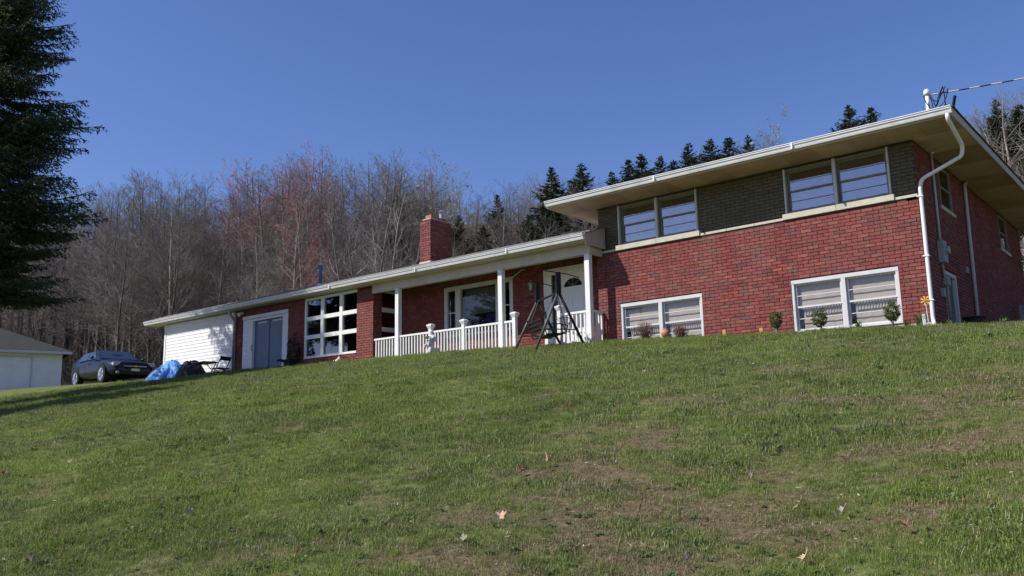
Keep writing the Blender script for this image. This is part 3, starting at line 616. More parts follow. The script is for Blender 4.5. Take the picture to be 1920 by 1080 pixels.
# ------------------------------------------------------------------ porch railings
def railing(name, label, x0, x1, posts, ends=True, ret=False):
    r = empty(name, (x0, LY, .2), 0, label, 'railing', 'white porch railings'); L = x1 - x0
    P = lambda mb, nm: bevel(mb.build(nm, m_white, r), .004)
    xs = [0] + [p - x0 for p in posts] + [L]
    P(MB().box((0, -.03, .735), (L, .03, .785)), 'top_rail'); P(MB().box((0, -.018, .08), (L, .018, .125)), 'bottom_rail')
    bm_ = MB().box((-.017, -.017, .1255), (.017, .017, .7345)).mesh('baluster', m_white); x = .07
    while x < L - .03:
        if all(abs(x - (p - x0)) > .07 for p in posts): o = link('baluster', bm_, r); o.location = (x, 0, 0)
        x += .108
    for p in posts:
        o = P(MB().box((p - x0 - .048, -.048, 0), (p - x0 + .048, .048, .85)), 'post')
        MB().add([(p - x0 - .05, -.05, .851), (p - x0 + .05, -.05, .851), (p - x0 + .05, .05, .851), (p - x0 - .05, .05, .851), (p - x0 - .085, -.085, .93), (p - x0 + .085, -.085, .93), (p - x0 + .085, .085, .93), (p - x0 - .085, .085, .93),
                  (p - x0 - .085, -.085, .955), (p - x0 + .085, -.085, .955), (p - x0 + .085, .085, .955), (p - x0 - .085, .085, .955), (p - x0 - .03, -.03, .985), (p - x0 + .03, -.03, .985), (p - x0 + .03, .03, .985), (p - x0 - .03, .03, .985)],
                 [(3, 2, 1, 0), (12, 13, 14, 15)] + [(4 * k + i, 4 * k + (i + 1) % 4, 4 * k + 4 + (i + 1) % 4, 4 * k + 4 + i) for k in range(3) for i in range(4)]).build('post_cap', m_white, o)
    return r
ra = railing('porch_railing', 'long white railing with square balusters left of the porch steps', -14.13, -9.6, [-11.96, -10.79])
rb = railing('porch_railing', 'short white railing piece between the middle tall post and the capped newel', -9.46, -9.1, [-9.13])
rc = railing('porch_railing', 'white railing behind the black swing, between the newel and the right porch post', -7.81, -7.02, [-7.79])
rd = empty('porch_railing', (-6.9, LY + .07, .2), 0, 'two baluster white return railing from the right porch post to the brick wall', 'railing', 'white porch railings')
MB().box((-.03, 0, .735), (.03, .37, .785)).build('top_rail', m_white, rd); MB().box((-.018, 0, .08), (.018, .37, .125)).build('bottom_rail', m_white, rd)
for y in (.10, .21, .32): MB().box((-.017, y - .017, .1255), (.017, y + .017, .7345)).build('baluster', m_white, rd)
# steps
MB().box((-9.0, -.95, -.1), (-7.9, -.551, .12)).build('step', m_conc, H)

# ------------------------------------------------------------------ objects near the house
def put(x, y): return (x, y, gz(x, y))
# black garden swing
A = Vector((-6.95, -1.62, 0)); Bv = Vector((-8.02, -.98, 0)); ax = (Bv - A).normalized(); Ls = (Bv - A).length; rzs = math.atan2(ax.y, ax.x)
mid = (A + Bv) / 2; sz = gz(mid.x, mid.y)
sw = empty('garden_swing', (mid.x, mid.y, sz), rzs, 'black metal A frame garden swing seat standing before the front door', 'garden swing')
h = Ls / 2
for s in (-1, 1):
    e_ = 'worn_metal' if s < 0 else 'black_metal'
    for q in (-1, 1):
        zb = gz(*(mid + ax * s * h + Vector((-ax.y, ax.x, 0)) * q * .56).xy) - sz
        MB().tube([(s * h, 0, 1.14), (s * h, q * .56, zb)], .031, 8).build('leg', bpy.data.materials['worn_metal'] if q > 0 else m_metal, sw, True)
    MB().box((s * h - .035, -.05, 1.08), (s * h + .035, .05, 1.56)).build('canopy_post', m_metal, sw)
    MB().tube([(s * h, -.42, .32), (s * h, .42, .32)], .014, 6).build('brace', bpy.data.materials['worn_metal'], sw)
    MB().tube([(s * h, -.50, 1.46), (s * h, -.2, 1.53), (s * h, 0, 1.55), (s * h, .30, 1.58)], .011, 6).build('canopy_rod', m_metal, sw)
MB().tube([(-h, 0, 1.12), (h, 0, 1.12)], .024, 8).build('top_bar', m_metal, sw)
MB().tube([(-h, -.56, .02), (-h, -.3, .06)], .012, 6).build('foot_bar', m_metal, sw)
st = MB()
for k in range(5): st.box((-h * .66, -.22 + k * .09, .26 - .012 * k), (h * .66, -.22 + k * .09 + .075, .285 - .012 * k))
st = st.build('seat', m_metal, sw)
for k in range(4): MB().box((-h * .66, .25 + k * .022, .29 + k * .085), (h * .66, .27 + k * .022, .335 + k * .085)).build('backrest_slat', m_metal, st)
for s in (-1, 1):
    MB().tube([(s * h * .68, -.24, .26), (s * h * .68, .22, .24), (s * h * .68, .34, .64)], .016, 6).build('seat_frame', m_metal, st)
    pts = [(s * h * .68, -.24, .26), (s * h * .68, -.27, .43), (s * h * .68, -.1, .47), (s * h * .68, .28, .45)]; MB().tube(pts, .012, 6).build('armrest', m_metal, st)
    MB().tube([(s * h * .68, -.22, .43), (s * h * .72, -.04, 1.12)], .008, 5).build('hanger', m_metal, sw); MB().tube([(s * h * .68, .30, .46), (s * h * .72, .04, 1.12)], .008, 5).build('hanger', m_metal, sw)
# small wire plant stand with plant behind the swing
ws = empty('plant_stand', put(-7.35, -.85), 0, 'small black scrolled wire stand with a dried plant beside the swing', 'plant stand')
for k in range(3):
    a_ = k * 2.09; MB().tube([(.12 * math.cos(a_), .12 * math.sin(a_), 0), (.09 * math.cos(a_), .09 * math.sin(a_), .3), (.13 * math.cos(a_), .13 * math.sin(a_), .62)], .006, 5).build('leg', m_metal, ws)
for z, r0 in ((.3, .09), (.6, .13)): MB().tube([(r0 * math.cos(i * .524), r0 * math.sin(i * .524), z) for i in range(13)], .006, 5).build('hoop', m_metal, ws)
mb = MB(); rr = random.Random(3)
for k in range(26):
    a_ = rr.uniform(0, 6.28); l = rr.uniform(.15, .34); p = Vector((0, 0, .3)); q = p + Vector((math.cos(a_) * l * .7, math.sin(a_) * l * .7, l)); mb.tube([p, (p + q) / 2 + Vector((0, 0, .05)), q], .004, 3)
mb.build('dry_stems', m_barkl, ws)
# garden statue: seated child on a low block
def skin(name, verts, edges, m, parent, sub=2, root=0):
    me = bpy.data.meshes.new(name); me.from_pydata([v[0] for v in verts], edges, []); o = link(name, me, parent)
    md = o.modifiers.new('skin', 'SKIN'); sv = me.skin_vertices[0].data
    for i, v in enumerate(verts):
        r_ = v[1] if isinstance(v[1], tuple) else (v[1], v[1]); sv[i].radius = r_
    sv[root].use_root = True
    ss = o.modifiers.new('sub', 'SUBSURF'); ss.levels = sub; ss.render_levels = sub; me.materials.append(m); return o
m_stat = mat('weathered_statue', (.48, .46, .48), .85, .14, 14, .4, 40, dirt=((.25, .24, .22), 9, .5))
s_x, s_y = -11.42, -.92
sta = empty('garden_statue', put(s_x, s_y), R(-25), 'small weathered grey white statue of a kneeling child before the long railing', 'statue')
bevel(MB().box((-.14, -.13, -.05), (.14, .13, .14)).build('plinth', m_stat, sta), .015)
vv = [((0, 0, .24), .095), ((0, -.01, .34), .085), ((0, -.02, .42), .075), ((0, -.02, .475), .032), ((-.01, -.03, .52), .058), ((-.01, -.035, .57), .056), ((-.01, -.03, .61), .03),
      ((.09, -.02, .42), .034), ((.15, -.08, .36), .028), ((.10, -.16, .40), .022), ((-.09, -.02, .42), .034), ((-.15, -.08, .34), .028), ((-.06, -.15, .36), .022),
      ((.07, -.08, .22), .055), ((.09, -.16, .28), .042), ((.10, -.14, .17), .034), ((-.08, -.06, .22), .055), ((-.11, -.18, .24), .042), ((-.11, -.17, .16), .032)]
skin('figure', vv, [(0, 1), (1, 2), (2, 3), (3, 4), (4, 5), (5, 6), (2, 7), (7, 8), (8, 9), (2, 10), (10, 11), (11, 12), (0, 13), (13, 14), (14, 15), (0, 16), (16, 17), (17, 18)], m_stat, sta)
MB().lathe([(.04, 0), (.09, .03), (.10, .05)], (0.02, -.17, .38), 12).build('bowl', m_stat, sta)

# leaf-shell plants
def leafball(rx, rz, n, size, seed, zc=0, sq=1):
    rr = np.random.RandomState(seed); u = rr.normal(size=(n, 3)); u /= np.linalg.norm(u, axis=1)[:, None]
    rad = rr.uniform(.55, 1.03, n) ** .5; P = u * rad[:, None] * np.array([rx, rx, rz]) + np.array([0, 0, zc]); P *= (1 + .13 * np.sin(5 * u[:, 0] + seed) * np.sin(4 * u[:, 1] + 2 * seed) + .10 * np.sin(7 * u[:, 2] + 3 * seed + 3 * u[:, 0]))[:, None]
    a1 = rr.normal(size=(n, 3)); a1 /= np.linalg.norm(a1, axis=1)[:, None]; a2 = np.cross(a1, u + .2 * rr.normal(size=(n, 3))); a2 /= np.linalg.norm(a2, axis=1)[:, None] + 1e-6
    s = size * rr.uniform(.6, 1.3, n)[:, None]
    Vv = np.stack([P - a1 * s * .5, P + a2 * s * .35, P + a1 * s * .6 + u * s * .3, P - a2 * s * .35], 1).reshape(-1, 3)
    return Vv, (np.arange(n) * 4)[:, None] + np.arange(4)[None, :]
m_box = ramp_mat('boxwood_leaf', [(0, (.045, .07, .012)), (.4, (.07, .11, .018)), (.8, (.11, .15, .03)), (1, (.16, .15, .06))], .6, 0, nmix=.2, translucent=.25)
m_brown = ramp_mat('dry_leaf', [(0, (.10, .05, .04)), (.5, (.17, .085, .07)), (1, (.22, .13, .10))], .8, 0, translucent=.2)
TOP = [((-2.50, -.80), .115, .15, .40, 'small round clipped shrub left of the right basement window, its foot bare', 1), ((-1.66, -.82), .14, .15, .38, 'globe clipped shrub in front of the middle of the right basement window', 2), ((-.40, -.80), .13, .16, .42, 'globe clipped shrub over a thin twiggy stem by the right frame of the basement window', 3)]
for (x, y), rx, rz_, hh, lab, sd_ in TOP:
    p = empty('clipped_shrub', put(x, y), 0, lab, 'shrub', 'clipped shrubs along the brick wall')
    zt = hh - rz_
    Vv, Ff = leafball(rx, rz_, 1500, .026, sd_, zt); link('crown', mesh_np('crown', Vv, Ff, m_box), p)
    mb = MB(); rr = random.Random(sd_)
    for k in range(5):
        a_ = rr.uniform(0, 6.28); mb.tube([(.015 * math.cos(a_), .015 * math.sin(a_), -.05), (.03 * math.cos(a_), .03 * math.sin(a_), zt * .6), (.07 * math.cos(a_), .07 * math.sin(a_), zt + .02)], [.010, .008, .005], 5)
    mb.build('stem', m_barkl, p)
for (x, y), rx, rz_, lab, sd_ in (((-5.36, -.78), .24, .17, 'bare brown twiggy bush before the left pane of the left basement window', 11), ((-4.52, -.78), .18, .12, 'smaller faded bush before the right pane of the left basement window', 12)):
    p = empty('bare_bush', put(x, y), 0, lab, 'bush', 'bare bushes at the left basement window'); mb = MB(); rr = random.Random(sd_)
    for k in range(110):
        a_ = rr.uniform(0, 6.28); r0 = rx * rr.uniform(.2, 1); top = rz_ * 1.9 * math.sqrt(max(0.05, 1 - (r0 / rx) ** 2)) + .05
        mb.tube([(0, 0, -.03), (r0 * .5 * math.cos(a_), r0 * .5 * math.sin(a_), top * .6), (r0 * math.cos(a_ + .2), r0 * math.sin(a_ + .2), top)], [.006, .004, .0025], 3)
    mb.build('twigs', m_brown, p); Vv, Ff = leafball(rx * .9, rz_, 500, .022, sd_, rz_ * 1.0); link('leaves', mesh_np('leaves', Vv, Ff, m_brown), p)
m_terra = mat('terracotta', (.50, .23, .15), .8, .12, 12)
pt = empty('flower_pot', put(-4.84, -.85), 0, 'round terracotta pot lying at the middle of the left basement window', 'pot')
MB().lathe([(.04, .0), (.075, .03), (.095, .08), (.085, .13), (.05, .165), (.045, .17)], (0, 0, .03), 16).build('bowl', m_terra, pt, True); MB().lathe([(.055, .0), (.06, .012), (.055, .02)], (0, 0, .195), 14).build('rim', m_terra, pt)
m_orange = mat('orange_wood', (.50, .26, .09), .7, .12, 10)
for x, lab in ((-3.56, 'orange wooden stake at the brick wall, left of the other stake'), (-2.80, 'orange wooden stake beside the leftmost clipped shrub')):
    s_ = empty('wooden_stake', put(x, -.8), 0, lab, 'stake', 'orange stakes at the brick wall')
    bevel(MB().box((-.035, -.012, -.1), (.035, .012, .12)).build('board', m_orange, s_), .003); MB().box((-.012, .013, -.1), (.012, .03, .10)).build('back_cleat', m_orange, s_)
# ornament at the corner
oc = empty('garden_ornament', put(.17, -.78), 0, 'yellow and orange sunburst ornament on a pale stake by the white downspout', 'ornament')
zo = .31 - gz(.17, -.78)
MB().tube([(0, 0, -.05), (-.02, 0, zo - .06)], .008, 6).build('stake', m_trim, oc)
m_yel = mat('ornament_yellow', (.62, .36, .05), .5, .1, 10)
for k in range(7):
    a_ = k * 6.283 / 7; MB().add([(-.02, -.012, zo), (-.02 + .075 * math.cos(a_ - .22), 0, zo + .075 * math.sin(a_ - .22)), (-.02 + .085 * math.cos(a_), -.006, zo + .085 * math.sin(a_)), (-.02 + .075 * math.cos(a_ + .22), 0, zo + .075 * math.sin(a_ + .22)), (-.02, .004, zo)], [(0, 1, 2), (0, 2, 3), (4, 2, 1), (4, 3, 2)]).build('petal', m_yel, oc)
MB().lathe([(.0, -.012), (.022, 0), (.0, .012)], (-.02, -.01, zo), 10).build('centre', mat('ornament_cream', (.7, .62, .35), .5, .1, 10), oc)
MB().box((-.10, .0, -.05), (-.05, .04, .22)).build('marker', mat('pale_plastic', (.5, .5, .52), .5, .08, 8), oc)
# weeds by the foundation
m_weed = ramp_mat('weed_leaf', [(0, (.06, .11, .03)), (.5, (.10, .17, .05)), (1, (.17, .22, .09))], .6, 0, translucent=.3)
def weed(x, y, h_, n, seed, lab, m=m_weed):
    rr = random.Random(seed); mb = MB()
    for k in range(n):
        a_ = rr.uniform(0, 6.28); l = h_ * rr.uniform(.5, 1.1); q = rr.uniform(.2, .6) * l; c_, s_ = math.cos(a_), math.sin(a_); w_ = .007; px, py = -s_ * w_, c_ * w_; bx, by = rr.uniform(-.05, .05), rr.uniform(-.03, .03)
        mb.add([(bx + px, by + py, -.02), (bx - px, by - py, -.02), (bx + c_ * q * .4 - px, by + s_ * q * .4 - py, l * .6), (bx + c_ * q * .4 + px, by + s_ * q * .4 + py, l * .6), (bx + c_ * q, by + s_ * q, l)], [(0, 1, 2, 3), (3, 2, 4)])
    p = mb.build('weed_clump', m); p.location = put(x, y); tag(p, lab, 'plant', 'weeds at the foot of the house'); return p
weed(.02, -.72, .26, 60, 1, 'green weeds at the house corner left of the downspout foot'); weed(-1.02, -.72, .14, 40, 2, 'low green weeds under the middle of the right basement window')
weed(-.2, -.72, .16, 30, 3, 'thin pale weeds on the foundation between the last shrub and corner', m_weed); weed(1.25, -.6, .13, 30, 4, 'tuft of bright grass before the dark side wall'); weed(-6.75, -.72, .13, 20, 5, 'dry tan tuft at the foot of the return railing', m_brown)
# dark stored things by the side wall
ac = empty('cooling_unit', put(.75, 5.9), R(4), 'dark cooling unit in the shade of the side wall', 'air conditioner')
bevel(MB().box((-.35, -.35, 0), (.35, .35, .72)).build('case', mat('dark_green_grey', (.05, .055, .055), .6, .1, 8), ac), .02)
for k in range(8): MB().box((-.36, -.33, .08 + k * .075), (-.351, .33, .11 + k * .075)).build('louvre', m_metal, ac)
for k in range(8): MB().box((-.33, -.362, .08 + k * .075), (.33, -.351, .11 + k * .075)).build('louvre', m_metal, ac)
hr = empty('hose_reel', put(.45, 7.6), 0, 'grey hose reel on the far end of the shaded side wall', 'hose reel')
MB().tube([(-.1, 0, 1.2), (.12, 0, 1.2)], .16, 14).build('drum', m_grey, hr); MB().box((-.3, -.03, 0), (-.12, .03, 1.3)).build('post', m_grey, hr); MB().tube([(.12, 0, 1.2), (.2, 0, 1.38)], .02, 6).build('crank', m_trim, hr)
# black bin-like thing and dark tub near the side door
bt = empty('plastic_tub', put(.45, 1.2), 0, 'dark grey plastic tub beside the side door behind the downspout', 'tub')
MB().lathe([(.15, 0), (.18, .3), (.2, .32), (.2, .34)], (0, 0, 0), 14).build('tub', m_metal, bt); MB().tube([(-.2, 0, .3), (-.22, 0, .22), (-.2, .08, .2)], .01, 5).build('handle', m_grey, bt)
# things by the blue door
wb = empty('leaf_blower', put(-17.62, -.72), R(20), 'black and olive machine leaning at the brick wall right of the blue door', 'leaf blower')
bevel(MB().box((-.14, -.12, .0), (.14, .12, .24)).build('body', m_metal, wb), .05); MB().tube([(-.1, 0, .16), (-.26, -.08, .22), (-.36, -.1, .2)], [.05, .04, .03], 8).build('spout', m_metal, wb); MB().tube([(-.08, 0, .24), (0, 0, .34), (.1, 0, .24)], .018, 6).build('handle', m_metal, wb)
Vv, Ff = leafball(.2, .42, 900, .05, 40, .45); p = empty('dark_bush', put(-17.46, -.7), 0, 'slim dark evergreen bush at the brick wall right of the blue door', 'bush'); link('foliage', mesh_np('foliage', Vv, Ff, ramp_mat('dark_leaf', [(0, (.015, .025, .012)), (.6, (.03, .045, .02)), (1, (.07, .09, .04))], .6, 0, translucent=.15)), p); MB().tube([(0, 0, -.05), (0, 0, .6)], .015, 5).build('stem', m_bark, p)
cu = empty('white_rabbit_figure', put(-15.45, -.75), R(30), 'tiny white rabbit figure on the grass below the sunroom window', 'figurine')
skin('body', [((0, 0, .045), .05), ((.06, 0, .07), .045), ((.11, 0, .12), .032), ((.14, 0, .13), .026), ((.10, .012, .19), .010), ((.09, .016, .22), .007)], [(0, 1), (1, 2), (2, 3), (2, 4), (4, 5)], m_white, cu); MB().lathe([(.0, -.02), (.02, 0), (0, .02)], (-.05, 0, .07), 8).build('tail', m_white, cu)

# blue tarp over a heap, dark mound beside it
def mound(rx, ry, h_, seed, nseg=40, fold=.22, wob=.10):
    vs = []; fs = []; n = nseg
    for i in range(n + 1):
        for j in range(n):
            u = i / n; a_ = 2 * math.pi * j / n; k = 1 + wob * math.sin(a_ * 3 + seed) + wob * .6 * math.sin(a_ * 5 + 2 * seed) + fold * u * math.sin(a_ * 11 + 3 * math.sin(seed + u * 4)) * .5
            r_ = u; z = h_ * (1 - u ** 2.4) * (1 + .18 * math.sin(2.2 * a_ + seed)) + .05 * math.sin(9 * u + a_ * 4) * (1 - u) + fold * .35 * float(fbm(math.cos(a_) * u * 6 + seed, math.sin(a_) * u * 6, 7, 3) - .5)
            vs.append((rx * r_ * k * math.cos(a_), ry * r_ * k * math.sin(a_), z if i < n else -.06))
    for i in range(n):
        for j in range(n): fs.append((i * n + j, (i + 1) * n + j, (i + 1) * n + (j + 1) % n, i * n + (j + 1) % n))
    return vs, fs
m_tarp = mat('blue_tarp', (.10, .30, .74), .55, .12, 5, .15, 9, spec=.3)
tp = empty('covered_heap', put(-23.2, -1.35), R(15), 'heap under a crumpled bright blue tarpaulin at the corner of the white siding', 'tarpaulin')
vs, fs = mound(.85, .5, .52, 2.1); MB().add(vs, fs).build('tarp', m_tarp, tp); MB().tube([(-.8, -.3, .02), (-.4, -.42, .2), (-.1, -.25, .45)], .008, 4).build('rope', m_trim, tp)
md = empty('dark_mound', put(-22.15, -1.25), 0, 'rounded black covered mound right beside the blue tarpaulin', 'mound'); vs, fs = mound(.62, .45, .44, 5.3, 30, .05, .05); MB().add(vs, fs).build('cover', mat('black_cover', (.018, .017, .018), .7, .2, 6, .3, 20), md, True)
for k in range(3): MB().tube([(-.55 + k * .5, -.42, 0), (-.5 + k * .48, -.3, .2), (-.45 + k * .45, 0, .46)], .008, 4).build('tie', m_metal, md)
# dark folding table and chair frame in front of the siding
tb = empty('garden_table', put(-21.15, -1.35), R(-6), 'dark flat folding table with crossed legs before the white siding', 'table')
MB().box((-.42, -.25, .36), (.42, .25, .395)).build('tabletop', m_metal, tb)
for s in (-1, 1):
    for q in (-1, 1): MB().tube([(s * .32, q * .22, .36), (-s * .25 + .1, q * .22, -.02)], .014, 6).build('leg', m_metal, tb)
cf = empty('folded_chair', put(-20.2, -1.3), R(10), 'dark chair frame leaning near the right end of the white siding', 'chair')
for q in (-1, 1):
    MB().tube([(-.2, q * .2, -.02), (.16, q * .2, .52)], .013, 6).build('leg', m_metal, cf); MB().tube([(.2, q * .2, -.02), (-.25, q * .2, .14)], .013, 6).build('leg', m_metal, cf)
MB().box((-.26, -.2, .13), (.12, .2, .15)).build('seat', m_metal, cf); MB().box((.08, -.2, .38), (.12, .2, .5)).build('backrest', m_metal, cf)

# ------------------------------------------------------------------ dark sedan
m_car = mat('dark_blue_car_paint', (.003, .004, .016), .32, .05, 2, 0, spec=.3)
m_car.node_tree.nodes['Principled BSDF'].inputs['Coat Weight'].default_value = .15
m_carglass = mat('car_glass', (.02, .03, .05), .05, .05, 3, 0, spec=.9)
m_tyre = mat('tyre_rubber', (.02, .02, .02), .9, .1, 10); m_chrome = mat('chrome', (.6, .6, .62), .15, .05, 5, metal=.9); m_lamp = mat('headlamp', (.38, .40, .43), .1, .1, 6, spec=.9)
fcp = Vector((-28.75, .25, 0)); hd = math.atan2(-.10, 1.0); hv = Vector((math.cos(hd), math.sin(hd), 0)); cc = fcp - hv * 2.35
car = empty('parked_car', (cc.x, cc.y, gz(cc.x, cc.y) + .0), hd, 'dark blue four door sedan parked on the grass between the two garages', 'car')
secs = [(2.42, .30, .34, .62), (2.38, .62, .28, .70), (2.2, .80, .22, .76), (1.8, .90, .20, .82), (1.2, .92, .20, .90), (.8, .925, .20, .95), (0, .925, .20, .98), (-.9, .925, .20, 1.0), (-1.5, .91, .20, 1.02), (-2.1, .86, .24, 1.02), (-2.38, .74, .32, .98), (-2.45, .5, .42, .88)]
vs = []; 
for x, w_, zl, zb in secs:
    pr = [(0, zl), (w_ * .8, zl), (w_ * .97, zl + .10), (w_, zl + (zb - zl) * .5), (w_ * .985, zb - .16), (w_ * .93, zb - .04), (w_ * .80, zb + .015), (w_ * .45, zb + .045), (0, zb + .055)]
    vs += [(x, -a_, b_) for a_, b_ in reversed(pr[1:-1])][::-1] and [(x, -a_, b_) for a_, b_ in pr[1:-1]] + [(x, 0, pr[-1][1])] + [(x, a_, b_) for a_, b_ in reversed(pr[1:-1])] + [(x, 0, zl)]
n = len(vs) // len(secs); fs = [(i * n + k, i * n + (k + 1) % n, (i + 1) * n + (k + 1) % n, (i + 1) * n + k) for i in range(len(secs) - 1) for k in range(n)] + [tuple(reversed(range(n))), tuple(range((len(secs) - 1) * n, len(secs) * n))]
body = MB().add(vs, fs).build('body', m_car, car, True); body.modifiers.new('s', 'SUBSURF').render_levels = 2
cab = [(.95, .80, .93), (.55, .70, 1.18), (.15, .62, 1.36), (-.3, .60, 1.42), (-.9, .60, 1.41), (-1.35, .62, 1.33), (-1.75, .68, 1.16), (-2.0, .74, 1.02)]
vs = []
for x, wt, zt in cab:
    zb = .92; wb = .86; f_ = (zt - zb) / .5
    vs += [(x, -wb, zb), (x, -(wb * (1 - f_) + wt * f_) if f_ < 1 else -wt, max(zt - .06, zb + .003)), (x, -wt * .8, zt - .012 if zt > zb + .02 else zb + .006), (x, 0, zt + .01), (x, wt * .8, zt - .012 if zt > zb + .02 else zb + .006), (x, (wb * (1 - f_) + wt * f_) if f_ < 1 else wt, max(zt - .06, zb + .003)), (x, wb, zb)]
n = 7; fs = [(i * n + k, (i + 1) * n + k, (i + 1) * n + k + 1, i * n + k + 1) for i in range(len(cab) - 1) for k in range(n - 1)]
roof_ = MB().add(vs, fs).build('cabin', m_car, car, True)
def quad(name, p, m, par, th=.006):
    P = [Vector(q) for q in p]; nrm = (P[1] - P[0]).cross(P[-1] - P[0]).normalized(); k = len(P)
    return MB().add([q + nrm * th for q in P] + P, [tuple(range(k))] + [(i, k + i, k + (i + 1) % k, (i + 1) % k) for i in range(k)]).build(name, m, par)
quad('windshield', [(.88, -.70, .98), (.88, .70, .98), (.17, .56, 1.36), (.17, -.56, 1.36)], m_carglass, car, .02)
quad('rear_window', [(-1.9, .64, 1.07), (-1.9, -.64, 1.07), (-1.38, -.54, 1.34), (-1.38, .54, 1.34)], m_carglass, car, .02)
for s in (-1, 1):
    for xs4 in (((.72, .99), (-.32, .99), (-.32, 1.33), (.12, 1.30)), ((-.38, .99), (-1.3, .99), (-1.15, 1.30), (-.38, 1.33))):
        p = [(x, s * (.875 - (z - .92) * .52), z) for x, z in xs4]; quad('side_window', p if s < 0 else list(reversed(p)), m_carglass, car, .022) if s > 0 else quad('side_window', list(reversed(p)), m_carglass, car, .022)
    m_ = MB().lathe([(.0, -.06), (.06, -.04), (.075, .0), (.06, .05), (.0, .06)], (.62, s * 1.0, 1.03), 10).build('mirror', m_car, car, True)
    bevel(MB().box((2.19, s * .50, .60), (2.33, s * .80, .74)).build('headlight', m_lamp, car), .03)
    MB().tube([(2.26, s * .62, .36), (2.345, s * .62, .36)], .055, 10).build('fog_light', m_lamp, car)
    for wx in (1.45, -1.35):
        wh = MB().tube([(wx, s * .93, .33), (wx, s * .70, .33)], .335, 24).build('wheel', m_tyre, car)
        MB().tube([(wx, s * .9245, .35), (wx, s * .70, .35)], .40, 24).build('wheel_arch', m_metal, car)
        ri = MB().tube([(wx, s * .932, .33), (wx, s * .90, .33)], .235, 24); ri = ri.build('rim', m_chrome, wh)
        for k in range(5):
            a_ = k * 1.2566; MB().tube([(wx, s * .940, .33), (wx + .21 * math.cos(a_), s * .936, .33 + .21 * math.sin(a_))], .028, 5).build('spoke', m_chrome, wh)
    quad('door_line', [(-.36, s * .936, .3), (-.345, s * .936, .3), (-.345, s * .936, .93), (-.36, s * .936, .93)], m_metal, car, .002)
    MB().box((.0, s * .925, .80), (.18, s * .95, .825)).build('door_handle', m_car, car)
bevel(MB().box((2.36, -.44, .50), (2.44, .44, .66)).build('grille', m_metal, car), .02); MB().box((2.43, -.42, .575), (2.452, .42, .60)).build('grille_bar', m_chrome, car)
MB().box((2.452, -.10, .573), (2.458, .10, .602)).box((2.452, -.05, .560), (2.4585, .05, .615)).build('badge', mat('gold_badge', (.5, .4, .15), .3, .05, 5, metal=.6), car)
bevel(MB().box((2.30, -.60, .26), (2.43, .60, .40)).build('lower_intake', m_metal, car), .02); MB().box((2.44, -.16, .40), (2.46, .16, .50)).build('number_plate', m_trim, car)
MB().tube([(2.41, -.80 + .0, .62), (2.41, .0, .645), (2.41, .8 - .0, .62)], .001, 4).build('trim_line', m_chrome, car)

# ------------------------------------------------------------------ detached garage
gr_o = Vector((-45.5, 3.6, 0)); gdir = math.atan2(.90, .44)
gar = empty('detached_garage', (-43.6, 3.9, gz(-43.6, 3.9) - .1), R(73), 'small white detached garage with a dark shingle roof and wide white door', 'garage')
# local: x to the right along the door wall, -y towards the viewer; origin at the right front corner
MB().box((-7.2, 0, -.6), (0, .15, 2.5)).box((-.15, .15, -.6), (0, 6.2, 2.5)).box((-7.2, 6.05, -.6), (0, 6.2, 2.5)).box((-7.2, .15, -.6), (-7.05, 6.05, 2.5)).build('wall', m_siding, gar)
z = .0
for k in range(16):
    zz = k * .155; pass
def gplank(x0, x1, z0, z1):
    z = z0
    while z < z1 - .03:
        MB().add([(x0, -.003, z), (x1, -.003, z), (x1, -.003, z + .16), (x0, -.003, z + .16), (x0, -.02, z), (x1, -.02, z), (x1, -.006, z + .16), (x0, -.006, z + .16)], [(0, 1, 5, 4), (4, 5, 6, 7), (1, 2, 6, 5), (0, 4, 7, 3), (3, 7, 6, 2)]).build('siding_plank', m_siding, gar); z += .16
gplank(-1.42, 0, 0, 2.4); gplank(-7.1, -1.43, 2.12, 2.4)
gd = MB().box((-6.3, -.03, -.3), (-1.46, .0, 2.1)).build('garage_door', m_siding, gar)
for k in range(4):
    for j in range(6): bevel(MB().box((-6.25 + j * .8, -.045, k * .52 + .05), (-6.25 + j * .8 + .70, -.031, k * .52 + .45)).build('door_panel', m_siding, gd), .01)
MB().box((-1.46, -.05, -.2), (-1.38, .0, 2.18)).box((-6.4, -.05, 2.1), (-1.46, 0, 2.18)).build('door_trim', m_trim, gar)
rv = [(-7.6, -.4, 2.45), (.4, -.4, 2.45), (.4, 6.6, 2.45), (-7.6, 6.6, 2.45), (-4.6, 3.1, 4.0), (-3.0, 3.1, 4.0)]
gro = MB().add([(x, y, z - .03) for x, y, z in rv] + [(x, y, z + .03) for x, y, z in rv], [(6, 7, 11, 10), (7, 8, 11), (8, 9, 10, 11), (9, 6, 10), (0, 1, 7, 6), (1, 2, 8, 7), (2, 3, 9, 8), (3, 0, 6, 9), (3, 2, 1, 0)]).build('roof', mat('green_grey_shingle', (.032, .034, .032), .9, .25, 6, .4, 60), gar)
MB().box((-7.62, -.44, 2.32), (.42, -.40, 2.46)).box((.40, -.40, 2.32), (.42, 6.6, 2.46)).build('fascia', m_trim, gar)

